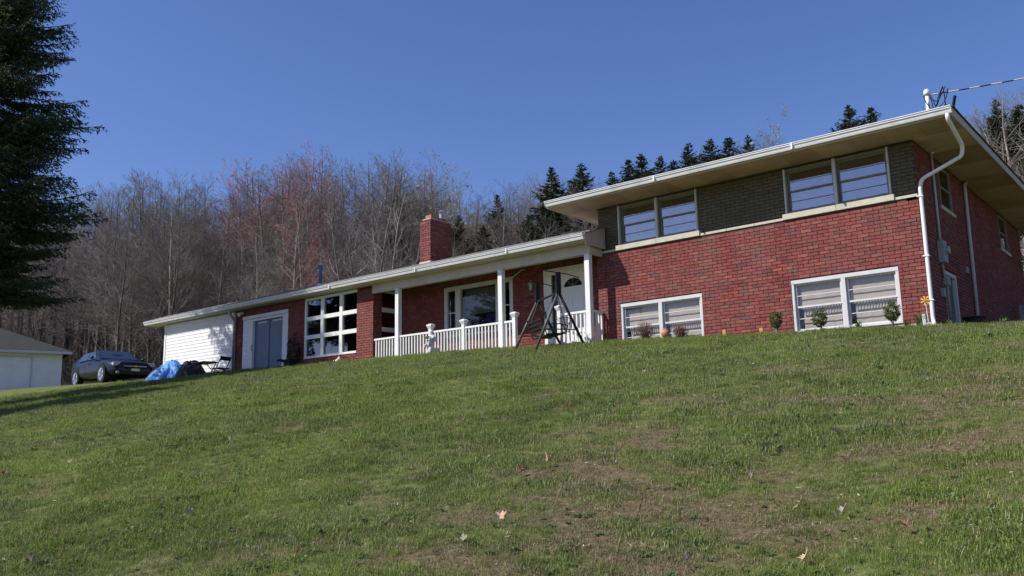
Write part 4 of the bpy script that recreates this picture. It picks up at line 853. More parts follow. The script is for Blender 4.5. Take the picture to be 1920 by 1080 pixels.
# ------------------------------------------------------------------ trees
def instancer(obj, coll):
    ng = bpy.data.node_groups.new('scatter', 'GeometryNodeTree'); ng.interface.new_socket('Geometry', in_out='INPUT', socket_type='NodeSocketGeometry'); ng.interface.new_socket('Geometry', in_out='OUTPUT', socket_type='NodeSocketGeometry')
    gi = ng.nodes.new('NodeGroupInput'); gout = ng.nodes.new('NodeGroupOutput'); ip = ng.nodes.new('GeometryNodeInstanceOnPoints'); ci = ng.nodes.new('GeometryNodeCollectionInfo')
    ci.inputs['Collection'].default_value = coll; ci.inputs['Separate Children'].default_value = True; ci.inputs['Reset Children'].default_value = True
    def na(nm, ty): q = ng.nodes.new('GeometryNodeInputNamedAttribute'); q.data_type = ty; q.inputs[0].default_value = nm; return [s_ for s_ in q.outputs if s_.enabled][0]
    ng.links.new(gi.outputs[0], ip.inputs['Points']); ng.links.new(ci.outputs[0], ip.inputs['Instance']); ip.inputs['Pick Instance'].default_value = True
    ng.links.new(na('idx', 'INT'), ip.inputs['Instance Index']); ng.links.new(na('rot', 'FLOAT_VECTOR'), ip.inputs['Rotation']); ng.links.new(na('scl', 'FLOAT'), ip.inputs['Scale']); ng.links.new(ip.outputs[0], gout.inputs[0])
    obj.modifiers.new('scatter', 'NODES').node_group = ng
def points_obj(name, P, idx, rot, scl):
    pm = bpy.data.meshes.new(name); pm.vertices.add(len(P)); pm.vertices.foreach_set('co', np.asarray(P, np.float32).ravel()); pm.update()
    pm.attributes.new('idx', 'INT', 'POINT').data.foreach_set('value', np.asarray(idx, np.int32)); pm.attributes.new('scl', 'FLOAT', 'POINT').data.foreach_set('value', np.asarray(scl, np.float32)); pm.attributes.new('rot', 'FLOAT_VECTOR', 'POINT').data.foreach_set('vector', np.asarray(rot, np.float32).ravel())
    return link(name, pm)
def tubes_np(polys, sides):
    """polys: list of (pts[n,3], rad[n]); one mesh from many tapered tubes"""
    Vs = []; Fs = []; base = 0
    ang = np.arange(sides) * 2 * np.pi / sides; ca = np.cos(ang); sa = np.sin(ang)
    for P, r in polys:
        n = len(P); d = np.gradient(P, axis=0); d /= np.linalg.norm(d, axis=1)[:, None] + 1e-9
        ref = np.array([.3, .8, .52]) if abs(d[0, 2]) > .7 else np.array([0, 0, 1.0])
        a_ = np.cross(d, ref); a_ /= np.linalg.norm(a_, axis=1)[:, None] + 1e-9; b_ = np.cross(d, a_)
        Vs.append((P[:, None, :] + (a_[:, None, :] * ca[None, :, None] + b_[:, None, :] * sa[None, :, None]) * r[:, None, None]).reshape(-1, 3))
        i = np.arange(n - 1)[:, None] * sides; k = np.arange(sides)[None, :]; k2 = (k + 1) % sides
        Fs.append((np.stack([i + k, i + k2, i + sides + k2, i + sides + k], -1).reshape(-1, 4)) + base); base += n * sides
    return np.concatenate(Vs), np.concatenate(Fs)
def grow(rs, p, d, L, r0, r1, n, wob, up):
    P = [p]; d = d / np.linalg.norm(d)
    for i in range(n - 1):
        d = d + rs.normal(size=3) * wob + np.array([0, 0, up]); d /= np.linalg.norm(d); P.append(P[-1] + d * L / (n - 1))
    return np.array(P), np.linspace(r0, r1, n)
def bare_tree(seed, Ht=16., style='forest'):
    rs = np.random.RandomState(seed); trunk = []; limbs = []; tw = []
    fork = style == 'spread'
    r0 = Ht * (.0115 if not fork else .017)
    mains = []
    if fork:
        P, rr = grow(rs, np.array([0, 0, -.6]), np.array([0, 0, 1.0]), Ht * .14, r0 * 1.15, r0 * .9, 4, .03, 0); trunk.append((P, rr))
        for k in range(9):
            az = k * 2.4 + rs.uniform(-.3, .3); inc = rs.uniform(.12, .75); dd = np.array([math.cos(az) * math.sin(inc), math.sin(az) * math.sin(inc), math.cos(inc)])
            P2, r2 = grow(rs, P[-1] - np.array([0, 0, rs.uniform(0, .6)]), dd, Ht * rs.uniform(.72, .9) * (1 - .25 * inc), r0 * rs.uniform(.45, .62), .014, 14, .05, .045); trunk.append((P2, r2)); mains.append((P2, r2))
    else:
        P, rr = grow(rs, np.array([0, 0, -.6]), np.array([rs.normal() * .03, rs.normal() * .03, 1.0]), Ht + .4, r0, .012, 22, .025, .03); trunk.append((P, rr)); mains.append((P, rr))
        if rs.rand() < .5:
            k = rs.randint(5, 9); az = rs.uniform(0, 6.28); P2, r2 = grow(rs, P[k], np.array([math.cos(az) * .35, math.sin(az) * .35, 1]), Ht * .62, rr[k] * .75, .012, 16, .03, .04); trunk.append((P2, r2)); mains.append((P2, r2))
    def kids(Pp, rp, cnt, t0, Lf, inc0, inc1, lvl):
        n = len(Pp)
        for c in range(cnt):
            tt = t0 + (1 - t0) * ((c + rs.rand()) / cnt) ** .9; x = tt * (n - 1); i = min(int(x), n - 2); q = Pp[i] * (1 - x + i) + Pp[i + 1] * (x - i); rb = (rp[i] * (1 - x + i) + rp[i + 1] * (x - i))
            dm = Pp[i + 1] - Pp[i]; dm /= np.linalg.norm(dm); a_ = np.cross(dm, rs.normal(size=3)); a_ /= np.linalg.norm(a_); inc = rs.uniform(inc0, inc1)
            dd = dm * math.cos(inc) + a_ * math.sin(inc); L = Lf(tt) * rs.uniform(.7, 1.2)
            yield q, dd, L, rb
    for Pp, rp in mains:
        Lm = np.linalg.norm(Pp[-1] - Pp[0])
        cnt = 30 if not fork else 13
        for q, dd, L, rb in kids(Pp, rp, cnt, .26 if not fork else .22, lambda t_: Lm * (.33 * (1.12 - t_) + .04), .65, 1.2, 1):
            P1, r1 = grow(rs, q, dd, L, min(rb * .5, .045),   .009, 8, .075, .07); limbs.append((P1, r1))
            for q2, d2, L2, rb2 in kids(P1, r1, max(3, int(L * 3.2)), .15, lambda t_: L * (.50 * (1.1 - t_) + .10), .45, 1.1, 2):
                P2, r2 = grow(rs, q2, d2, L2, max(.008, rb2 * .6), .006, 5, .12, .04); tw.append((P2, r2))
                for q3, d3, L3, rb3 in kids(P2, r2, max(2, int(L2 * 4.5)), .2, lambda t_: L2 * .42 + .06, .35, .9, 3):
                    P3, r3 = grow(rs, q3, d3, L3, .0075, .0045, 3, .1, .06); tw.append((P3, r3))
    return trunk, limbs, tw
def tree_mesh(seed, Ht, style):
    tr, li, tw = bare_tree(seed, Ht, style)
    a1 = tubes_np(tr, 7); a2 = tubes_np(li, 4); a3 = tubes_np(tw, 3)
    Vc = np.concatenate([a2[0], a3[0]]); Fc = np.concatenate([a2[1], a3[1] + len(a2[0])])
    ends = np.array([P[-1] for P, r in tw]); return a1, (Vc, Fc), ends
def add_buds(Vc, Fc, ends, seed, size, per=2):
    rs = np.random.RandomState(seed); E = np.repeat(ends, per, 0) + rs.normal(size=(len(ends) * per, 3)) * size * 1.5; n = len(E)
    a_ = rs.normal(size=(n, 3)) * size; b_ = rs.normal(size=(n, 3)) * size
    Vb = np.stack([E - a_, E - b_, E + a_, E + b_], 1).reshape(-1, 3); Fb = (np.arange(n) * 4)[:, None] + np.arange(4)[None, :]
    return Vb, Fb
m_twig = mat('grey_twig', (.20, .18, .165), .95, .25, 1.2); m_twigd = mat('brown_twig', (.145, .125, .11), .95, .25, 1.2); m_twigl = mat('pale_twig', (.28, .26, .235), .95, .2, 1.2)
m_twigr = mat('red_budded_twig', (.33, .155, .16), .95, .25, 1.2); m_bud = ramp_mat('red_bud', [(0, (.34, .13, .15)), (.5, (.44, .19, .21)), (1, (.5, .27, .26))], .8, 0, translucent=.3)
m_tan = ramp_mat('pale_young_leaf', [(0, (.36, .27, .17)), (.5, (.46, .37, .24)), (1, (.5, .44, .3))], .8, 0, translucent=.3)
kinds = []; farc = bpy.data.collections.new('far_tree_parts')
for i in range(7):
    a1, a2, ends = tree_mesh(100 + i, 17.0, 'forest')
    if i in (0, 3, 5): farc.objects.link(bpy.data.objects.new('far_tree_%d' % i, mesh_np('far_tree', np.concatenate([a1[0], a2[0]]), np.concatenate([[list(q) for q in a1[1]], a2[1] + len(a1[0])]).astype(np.int64), (m_twig, m_twigd, m_twigd)[(0, 0, 0, 1, 0, 2)[i]])))
    tm = mesh_np('trunk', a1[0], a1[1], m_barkl if i in (1, 4) else m_bark, True); cm = mesh_np('crown', a2[0], a2[1], (m_twig, m_twigd, m_twigl, m_twigd, m_twig, m_twigd, m_twig)[i])
    kinds.append((tm, cm, None))
for i in range(2):
    a1, a2, ends = tree_mesh(150 + i, 17.0, 'forest'); vb, fb = add_buds(None, None, ends[::2], i, .036, 1)
    kinds.append((mesh_np('trunk', a1[0], a1[1], m_barkl, True), mesh_np('crown', a2[0], a2[1], m_twigr), mesh_np('buds', vb, fb, m_bud)))
a1, a2, ends = tree_mesh(160, 17.0, 'forest'); vb, fb = add_buds(None, None, ends[::3], 5, .06, 1)
kinds.append((mesh_np('trunk', a1[0], a1[1], m_barkl, True), mesh_np('crown', a2[0], a2[1], m_twigl), mesh_np('young_leaves', vb, fb, m_tan)))
for i in range(2):
    a1, a2, ends = tree_mesh(170 + i, 17.0, 'spread'); kinds.append((mesh_np('trunk', a1[0], a1[1], m_barkl, True), mesh_np('crown', a2[0], a2[1], (m_twigl, m_twig)[i]), None))
def ray(px, py=700.): v = cam_r * ((px - 960) / 1650) + cam_u * ((540 - py) / 1650) + cam_f; return v
def place_tree(kind, px, depth, top_py, label, group='bare trees of the wood behind the house', cat='tree', name='bare_tree', rz=None):
    T = CAM + ray(px, top_py) * depth; P = T; g = gz(P.x, P.y); Ht = max(5., T.z - g)
    o = empty(name, (P.x, P.y, g), rz if rz is not None else rnd.uniform(0, 6.28), label, cat, group)
    s = Ht / 17.0; o.scale = (s * rnd.uniform(.9, 1.15), s * rnd.uniform(.9, 1.15), s)
    tm, cm, bm_ = kinds[kind]; link('trunk', tm, o); link('crown', cm, o)
    if bm_: link('buds' if kind < 9 else 'young_leaves', bm_, o)
    return o
SKY = [(-200, 380), (0, 370), (150, 350), (210, 345), (265, 325), (380, 335), (430, 360), (470, 320), (520, 300), (570, 290), (640, 320), (700, 288), (760, 300), (810, 320), (850, 340), (900, 375), (960, 350), (1020, 330), (1100, 340), (1400, 262), (1440, 235), (1500, 265), (1600, 250), (1700, 240), (1800, 235), (1850, 210), (1920, 170), (2100, 120)]
sx = [a for a, b in SKY]; sy = [b for a, b in SKY]
LB = {0: 'grey barked bare tree', 1: 'pale trunked bare tree', 2: 'light twigged bare tree', 3: 'brown twigged bare tree', 4: 'pale trunked brown bare tree', 5: 'dark brown bare tree', 6: 'grey bare forest tree'}
rf_ = random.Random(77)
# a few trees one can single out
place_tree(10, 697, 48, 283, 'wide spreading pale limbed bare tree rising left of the chimney', 'standout trees behind the house')
place_tree(7, 470, 61, 304, 'red budding tree, the left of the two reddish crowns', 'standout trees behind the house'); place_tree(8, 560, 63, 282, 'red budding tree with the taller reddish crown', 'standout trees behind the house')
place_tree(8, 500, 66, 322, 'lower pinkish budding tree between the reddish crowns', 'standout trees behind the house'); place_tree(8, 520, 66, 298, 'red budding tree between the two larger reddish crowns', 'standout trees behind the house'); place_tree(7, 595, 66, 310, 'faintly red tree right of the reddish crowns', 'standout trees behind the house')
place_tree(9, 822, 62, 312, 'tree with pale tan young leaves just above the chimney', 'standout trees behind the house'); place_tree(9, 865, 66, 330, 'second tan leaved tree right of the chimney', 'standout trees behind the house')
place_tree(9, 1440, 70, 230, 'tan leaved tree between the conifers above the main roof', 'standout trees behind the house')
place_tree(1, 330, 50, 330, 'tall bare tree with a pale trunk above the left end of the roof', 'standout trees behind the house')
place_tree(11, 1900, 26, 60, 'large bare tree with dark branches at the upper right edge of the photo', 'standout trees behind the house')
place_tree(10, 1960, 34, 90, 'bare tree beyond the right edge whose twigs reach into the photo', 'standout trees behind the house')
ROWN = ('front row', 'second row', 'third row', 'fourth row', 'fifth row', 'deepest row')
def where(x):
    for lim, nm in ((-40, 'beyond the left photo edge'), (60, 'behind the detached garage'), (125, 'right of the detached garage'), (200, 'behind the left half of the sedan'), (290, 'behind the sedan bonnet'), (350, 'above the tarpaulin'), (430, 'above the white siding'), (500, 'above the blue door, left'), (575, 'right above the blue door'), (660, 'above the sunroom window'), (740, 'above the brick pier'), (790, 'just left of the chimney'), (860, 'just right of the chimney'), (940, 'above the picture window'), (1020, 'above the black swing'), (1130, 'above the front door'), (1500, 'above the left upper window'), (1720, 'above the right upper window'), (1800, 'behind the roof mast'), (1870, 'right of the roof mast'), (1925, 'at the right photo edge')):
        if x < lim: return nm
    return 'beyond the right photo edge'
N = 0; farp = []
for row, (dep, step) in enumerate(((50, 36), (56, 30), (63, 27), (71, 26), (80, 24), (91, 24))):
    px = -160 + rf_.uniform(0, step)
    while px < 2060:
        x = px + rf_.uniform(-.3, .3) * step; px += step
        d = dep * rf_.uniform(.94, 1.07)
        if x < 190 and d < 66: continue
        if 455 < x < 590 and row < 3: top = max(top, 372 + 30 * rf_.random())
        hidden = 1120 < x < 1720
        if hidden and (row % 2 or rf_.random() < .6): continue
        if 600 < x < 790 and row == 0: continue
        top = np.interp(x, sx, sy) + abs(rf_.gauss(0, 30)) + (70 if row == 0 else 0)
        if row == 5:
            T = CAM + ray(x, top) * d; g = gz(T.x, T.y); farp.append((T.x, T.y, g, max(.3, (T.z - g) / 17.))); continue
        k = rf_.choice((0, 0, 1, 2, 3, 3, 4, 5, 5, 6)) if not (450 < x < 600 and rf_.random() < .05) else rf_.choice((7, 8))
        place_tree(k, x, d, top, LB.get(k, 'reddish budding tree') + ', ' + ROWN[row] + ' ' + where(x), rz=rf_.uniform(0, 6.28)); N += 1
fa = np.array(farp); nf = len(fa); rs = np.random.RandomState(8)
fo = points_obj('far_wood', fa[:, :3], rs.randint(0, 3, nf), np.stack([np.zeros(nf), np.zeros(nf), rs.uniform(0, 6.28, nf)], -1), fa[:, 3]); instancer(fo, farc)
tag(fo, 'deepest bare trees of the wood closing the gaps behind the nearer rows', 'wood', kind='stuff')
# understory brush of the wood: one mass
rs = np.random.RandomState(9); polys = []
for i in range(7000):
    px = rs.uniform(-200, 2000); dep = rs.uniform(47, 90)
    if 1150 < px < 1750 or (px < 170 and dep < 64): continue
    P = CAM + ray(px) * dep; g = gz(P.x, P.y); base = np.array([P.x, P.y, g - .1])
    Lb = rs.uniform(1.5, 5.0); polys.append(grow(rs, base, np.array([rs.normal() * .35, rs.normal() * .35, 1]), Lb, .03, .008, 5, .14, .02))
    q = polys[-1][0]
    for k in range(3):
        j = rs.randint(1, 4); polys.append(grow(rs, q[j], np.array([rs.normal(), rs.normal(), .7]), Lb * .4, .013, .006, 3, .15, .03))
v_, f_ = tubes_np(polys, 3); tag(link('undergrowth', mesh_np('undergrowth', v_, f_, m_twigd)), 'tangled bare brown undergrowth on the floor of the wood', 'undergrowth', kind='stuff')

# conifers
def conifer(seed, Ht, base_r, nb, spikes, ndl):
    rs = np.random.RandomState(seed); polys = [(np.array([[0, 0, -.5], [0, 0, Ht * .5], [0, 0, Ht]]), np.array([Ht * .014, Ht * .008, .015]))]; Vn = []
    for b_ in range(nb):
        t_ = 1 - (rs.rand()) ** .62 if rs.rand() < .8 else rs.rand(); z = Ht * (.05 + .95 * t_); az = rs.uniform(0, 6.283)
        lob = 1 + .10 * math.sin(3 * az + seed + 9 * t_) + .07 * math.sin(31 * t_)
        l = (base_r * (1 - t_) ** .78 + .06) * rs.uniform(.55, 1.15) * lob; n = 5; s_ = np.linspace(0, 1, n)
        P = np.stack([np.cos(az) * s_ * l, np.sin(az) * s_ * l, z + l * ((-.42 + .75 * t_) * s_ + .18 * s_ ** 3)], -1); polys.append((P, np.linspace(.01 + .01 * l, .005, n)))
        m = max(4, int(l * spikes)); tt = rs.uniform(.15, 1, m); x = tt * (n - 1); i = np.minimum(x.astype(int), n - 2); fr = (x - i)[:, None]; Q = P[i] * (1 - fr) + P[i + 1] * fr
        side = np.where(rs.rand(m) < .5, -1., 1.)[:, None]; rad = np.array([np.cos(az), np.sin(az), 0]); tan = np.array([-np.sin(az), np.cos(az), 0])
        dirs = rad * .6 + tan * side * rs.uniform(.2, 1.1, (m, 1)) + np.array([0, 0, 1.]) * rs.uniform(-.5, .35, (m, 1)); dirs /= np.linalg.norm(dirs, axis=1)[:, None]
        Vn.append(np.concatenate([Q, Q + dirs * ndl * (1.15 - tt[:, None] * .5) * rs.uniform(.6, 1.3, (m, 1)) * (.55 + .45 * min(1, l))], 1))
    m = 40; Q = np.stack([np.zeros(m), np.zeros(m), Ht * (1 - rs.rand(m) * .06)], -1); Vn.append(np.concatenate([Q, Q + rs.normal(size=(m, 3)) * [.09, .09, .05] + [0, 0, .12]], 1))
    S = np.concatenate(Vn); A_, B_ = S[:, :3], S[:, 3:]; D = B_ - A_; w1 = np.cross(D, rs.normal(size=D.shape)); w1 /= np.linalg.norm(w1, axis=1)[:, None] + 1e-9; Ln = np.linalg.norm(D, axis=1)[:, None]; w2 = np.cross(D, w1) / (Ln + 1e-9)
    Vs = []; Fs = []; nb_ = 0
    for wv in (w1, w2):
        q = np.stack([A_, A_ + D * .45 + wv * Ln * .17, B_, A_ + D * .45 - wv * Ln * .17], 1).reshape(-1, 3); Vs.append(q); Fs.append((np.arange(len(A_)) * 4)[:, None] + np.arange(4)[None, :] + nb_); nb_ += len(q)
    return tubes_np(polys, 4), (np.concatenate(Vs), np.concatenate(Fs))
m_con = ramp_mat('spruce_needles', [(0, (.022, .036, .014)), (.4, (.042, .066, .024)), (.8, (.068, .095, .034)), (1, (.10, .115, .05))], .7, 0, nscale=1.5, nmix=.3, translucent=.12)
m_con2 = ramp_mat('pine_needles', [(0, (.03, .045, .018)), (.5, (.05, .07, .028)), (1, (.085, .095, .045))], .7, 0, nscale=1.5, nmix=.3, translucent=.12)
cons = []
for i in range(3):
    tb_, nd = conifer(300 + i, 12., 3.0, 1500, 22, .25); cons.append((mesh_np('trunk', tb_[0], tb_[1], m_bark), mesh_np('crown', nd[0], nd[1], m_con if i < 2 else m_con2)))
CN = [(1033, 310, 58, 'leftmost dark conifer tip showing above the left end of the main roof'), (1090, 303, 60, 'broad dark conifer above the left end of the main roof'), (1147, 318, 62, 'short conifer tip right of the broad one'), (1178, 296, 64, 'narrow conifer in the left of the close pair'), (1201, 284, 62, 'tallest conifer of the first close group above the roof'), (1237, 288, 64, 'conifer tip alone between two groups above the roof'), (1262, 298, 68, 'low conifer left of the bushy one'), (1290, 264, 62, 'bushy dark conifer above the middle of the roof'), (1330, 256, 66, 'left of the two slim conifers above the left upper window'), (1365, 254, 66, 'right of the two slim conifers above the left upper window'), (1402, 250, 74, 'pale green conifer tip before the tan tree'), (1590, 192, 60, 'slim conifer above the right part of the main roof'), (1632, 198, 62, 'smaller slim conifer next to the one above the right roof'), (1866, 182, 50, 'conifer right of the roof mast among bare twigs'), (1908, 192, 52, 'conifer at the right edge of the photo'),
      (742, 362, 60, 'dark evergreen behind the spreading bare tree'), (860, 400, 56, 'low green pine right of the chimney'), (905, 420, 54, 'low dark pine above the porch roof'), (990, 400, 58, 'dark evergreen left of the main roof end'), (590, 440, 72, 'green tinged evergreen deep in the wood'), (560, 425, 76, 'faint evergreen behind the reddish trees'), (932, 362, 66, 'slim evergreen tip left of the main roof')]
for i, (px, py, dep, lab) in enumerate(CN):
    T = CAM + ray(px, py) * dep; P = T; g = gz(P.x, P.y); o = empty('conifer', (P.x, P.y, g), rnd.uniform(0, 6.28), lab, 'conifer', 'conifers behind the house')
    s = (T.z - g) / 12.; o.scale = (min(s, 1.5) * (1.12 + .2 * math.sin(i * 2.3)), min(s, 1.5) * (1.12 + .2 * math.sin(i * 2.3)), s * .985); tm, cm = cons[i % 3]; link('trunk', tm, o); link('crown', cm, o)
# the big spruce at the left edge
def hero_spruce(seed, Ht, base_r):
    rs = np.random.RandomState(seed); polys = [(np.array([[0, 0, -1.], [.03, 0, 4], [0, .05, 10], [0, 0, Ht]]), np.array([.34, .29, .2, .02]))]; S = []
    z = 3.5
    while z < Ht - .3:
        t_ = z / Ht; L = base_r * (1 - t_ ** 1.7) ** .95 * (1 + .20 * math.sin(z * 2.3) + .06 * math.sin(z * 7.1)) * (.72 if z < 4.5 else 1)
        for k in range(rs.randint(8, 12)):
            az = rs.uniform(0, 6.283); l = L * rs.uniform(.80, 1.14); n = 9; s = np.linspace(0, 1, n)
            dz = (-.30 + .45 * t_) * l * s + .16 * l * s ** 3.0; side_w = rs.normal() * .06
            az_s = az + side_w * s; P = np.stack([np.cos(az_s) * s * l, np.sin(az_s) * s * l, z + rs.uniform(-.1, .1) + dz], -1); polys.append((P, np.linspace(.018 + .012 * l, .008, n)))
            m = int(l * 12)
            tt = np.linspace(.22, 1, m) + rs.uniform(-.02, .02, m); tt = np.clip(tt, 0, .999)
            for j in range(m):
                x = tt[j] * (n - 1); i = int(x); q = P[i] * (1 - x + i) + P[i + 1] * (x - i)
                sd_ = 1 if j % 2 else -1; bl_ = l * .30 * (1.12 - tt[j]) + .12; dd = np.array([math.cos(az) * .7 - math.sin(az) * sd_ * rs.uniform(.3, .9), math.sin(az) * .7 + math.cos(az) * sd_ * rs.uniform(.3, .9), rs.uniform(-.55, -.05)])
                dd /= np.linalg.norm(dd); e_ = q + dd * bl_ * rs.uniform(.6, 1.15)
                mm = max(4, int(bl_ * 30)); ss = (np.arange(mm) + rs.rand(mm)) / mm; base = q + (e_ - q) * ss[:, None]
                nd = dd[None, :] * .8 + rs.normal(size=(mm, 3)) * .5 + np.array([0, 0, -.22]); nd /= np.linalg.norm(nd, axis=1)[:, None]
                S.append(np.concatenate([base, base + nd * rs.uniform(.07, .14, (mm, 1))], 1))
        z += rs.uniform(.13, .20)
    S = np.concatenate(S); A_, B_ = S[:, :3], S[:, 3:]; D = B_ - A_; w1 = np.cross(D, rs.normal(size=D.shape)); w1 /= np.linalg.norm(w1, axis=1)[:, None] + 1e-9; Ln = np.linalg.norm(D, axis=1)[:, None]
    q = np.stack([A_, A_ + D * .4 + w1 * Ln * .17, B_, A_ + D * .4 - w1 * Ln * .17], 1).reshape(-1, 3)
    return tubes_np(polys, 5), (q, (np.arange(len(A_)) * 4)[:, None] + np.arange(4)[None, :])
tb_, nd = hero_spruce(42, 20., 3.3); print('spruce quads', len(nd[1]))
sp = empty('spruce_tree', (-23.6, -7.65, gz(-23.6, -7.65)), 0, 'huge dark spruce with drooping boughs filling the left edge of the photo', 'tree')
link('trunk', mesh_np('trunk', tb_[0], tb_[1], m_bark), sp); link('crown', mesh_np('crown', nd[0], nd[1], m_con), sp)

o = empty('conifer', (-21.3, -13.2, gz(-21.3, -13.2)), .4, 'smaller evergreen just beyond the left photo edge, its shadow crossing the lawn', 'conifer'); o.scale = (1.05, 1.05, .97); link('trunk', cons[0][0], o); link('crown', cons[0][1], o)
# ------------------------------------------------------------------ grass
def clump(seed, n, hh, spread, width, m, lean=.5):
    rs = np.random.RandomState(seed); Vs = []; Fs = []; b0 = 0
    for i in range(n):
        a_ = rs.uniform(0, 6.283); r_ = spread * math.sqrt(rs.rand()); x, y = r_ * math.cos(a_), r_ * math.sin(a_); h_ = hh * rs.uniform(.45, 1.15); da = rs.uniform(0, 6.283); ln_ = h_ * rs.uniform(.1, lean + .5)
        dx, dy = math.cos(da), math.sin(da); wx, wy = -dy * width * rs.uniform(.6, 1.2), dx * width * rs.uniform(.6, 1.2)
        Vs += [(x - wx, y - wy, -.01), (x + wx, y + wy, -.01), (x + dx * ln_ * .35 + wx * .8, y + dy * ln_ * .35 + wy * .8, h_ * .6), (x + dx * ln_ * .35 - wx * .8, y + dy * ln_ * .35 - wy * .8, h_ * .6), (x + dx * ln_, y + dy * ln_, h_ * (1 - .25 * ln_ / h_))]
        Fs += [(b0, b0 + 1, b0 + 2, b0 + 3), (b0 + 3, b0 + 2, b0 + 4)]; b0 += 5
    mb = MB(); mb.v = Vs; mb.f = Fs; return mb.mesh('grass_clump', m)
m_g1 = ramp_mat('grass_green', [(0, (.11, .16, .030)), (.4, (.175, .245, .042)), (.75, (.25, .31, .068)), (1, (.40, .41, .19))], .65, 0, nscale=.8, nmix=.3, spec=.3, translucent=.4)
m_g2 = ramp_mat('grass_dull', [(0, (.09, .12, .04)), (.5, (.165, .195, .068)), (.8, (.25, .255, .125)), (1, (.39, .37, .22))], .7, 0, nscale=.9, nmix=.22, translucent=.25)
m_g3 = ramp_mat('grass_dead', [(0, (.14, .10, .055)), (.5, (.24, .185, .11)), (.8, (.34, .275, .165)), (1, (.42, .36, .24))], .85, 0, nscale=3, nmix=.2, translucent=.15)
cl = []
gc = bpy.data.collections.new('grass_parts')
specs = [(1, 34, .040, .085, .0022, m_g1), (2, 30, .055, .09, .0023, m_g1), (3, 34, .034, .085, .0023, m_g1), (4, 28, .045, .09, .0023, m_g2), (5, 28, .034, .085, .0022, m_g2), (6, 20, .026, .085, .0024, m_g3), (7, 20, .036, .08, .0020, m_g3), (8, 40, .085, .05, .0020, m_g1)]
for i, s in enumerate(specs):
    o = bpy.data.objects.new('clump_%02d' % i, clump(*s[:5], s[5], 1.0 if i < 5 else 1.4)); gc.objects.link(o)
rb_ = MB(); rr = random.Random(4)
for k in range(11):      # broad-leaved lawn weed
    a_ = k * 2.4 + rr.uniform(-.3, .3); l = rr.uniform(.035, .07); c_, s_ = math.cos(a_), math.sin(a_); w_ = .010; px, py = -s_ * w_, c_ * w_; h_ = rr.uniform(.015, .04)
    rb_.add([(0, 0, .005), (c_ * l * .55 + px, s_ * l * .55 + py, h_), (c_ * l, s_ * l, h_ * .7), (c_ * l * .55 - px, s_ * l * .55 - py, h_)], [(0, 1, 2, 3)])
o = bpy.data.objects.new('clump_08', rb_.mesh('lawn_weed', m_weed)); gc.objects.link(o)
rs = np.random.RandomState(12); K = 95000
u = rs.rand(K); d0, d1 = 3.2, 34.; pexp = .62
dd = (d0 ** pexp + u * (d1 ** pexp - d0 ** pexp)) ** (1 / pexp)
ang = math.atan2(cam_f.y, cam_f.x) + rs.uniform(-.66, .66, K); X = CAM.x + dd * np.cos(ang); Y = CAM.y + dd * np.sin(ang)
ok = (Y < -.62) | ((X < -25.6) & (Y < 9)) | ((X > .2) & (Y < 9)); X, Y, dd = X[ok], Y[ok], dd[ok]
dr_ = dryness(X, Y); Lg = lightness(X, Y); rr_ = rs.rand(len(X)); r2 = rs.rand(len(X))
idx = np.where(rr_ < dr_ * .55, 5 + (r2 < .4), np.where(rr_ < .18 + dr_ * .5 + .35 * sstep(.45, .65, 1 - Lg), 3 + (r2 < .5), (r2 * 3).astype(int)))
idx = np.where((rs.rand(len(X)) < .012) & (dr_ < .5), 7, idx); idx = np.where(rs.rand(len(X)) < .035 * sstep(.45, .6, fbm(X * .8, Y * .8, 71, 2)), 8, idx)
scl = (.50 + .26 * rs.rand(len(X)) + .46 * sstep(.35, .75, fbm(X * 2.6, Y * 2.6, 91, 3))) * np.clip((dd / 6.) ** .35, .9, 1.7) * (1 - .25 * dr_)
pm = bpy.data.meshes.new('grass'); pm.vertices.add(len(X)); pm.vertices.foreach_set('co', np.stack([X, Y, ground_z(X, Y)], -1).astype(np.float32).ravel())
pm.update()
a = pm.attributes.new('idx', 'INT', 'POINT'); a.data.foreach_set('value', idx.astype(np.int32)); a = pm.attributes.new('scl', 'FLOAT', 'POINT'); a.data.foreach_set('value', scl.astype(np.float32))
rot = np.stack([rs.normal(0, .12, len(X)), rs.normal(0, .12, len(X)), rs.uniform(0, 6.283, len(X))], -1); a = pm.attributes.new('rot', 'FLOAT_VECTOR', 'POINT'); a.data.foreach_set('vector', rot.astype(np.float32).ravel())
go = link('grass', pm); tag(go, 'short mown spring grass covering the sloping lawn', 'grass', kind='stuff')
instancer(go, gc)

# ------------------------------------------------------------------ fallen leaves
def leaf_mesh(seed, m, size=.052):
    rs = np.random.RandomState(seed)
    out = [(0, 1.0), (.16, .72), (.30, .80), (.42, .50), (.62, .62), (.86, .96), (1.02, .66), (1.22, .70), (1.42, .42), (1.75, .50), (2.05, .60), (2.35, .38), (2.9, .34)]
    pts = [(-a_, r_) for a_, r_ in reversed(out[1:])] + out; fold = rs.uniform(.2, 1.1); tw = rs.uniform(-.8, .8); vs = [(0, 0, 0)]
    for a_, r_ in pts:
        r_ *= size * rs.uniform(.82, 1.1); x, y = r_ * math.sin(a_), r_ * math.cos(a_); vs.append((x * (1 - .2 * fold), y, abs(x) * fold + tw * x * y / size + .25 * y * y / size * rs.uniform(.4, 1)))
    n = len(vs) - 1; fs = [(0, i + 1, i) for i in range(1, n)] + [(0, 1, n)]
    v2 = vs + [(x, y, z - .0012) for x, y, z in vs]; k = len(vs); f2 = fs + [tuple(reversed([i + k for i in f])) for f in fs]
    mb = MB(); mb.v = v2; mb.f = f2; mb.tube([(0, -size * .1, .0), (.01, -size * 1.1, .004)], .0011, 4); return mb.mesh('fallen_leaf', m)
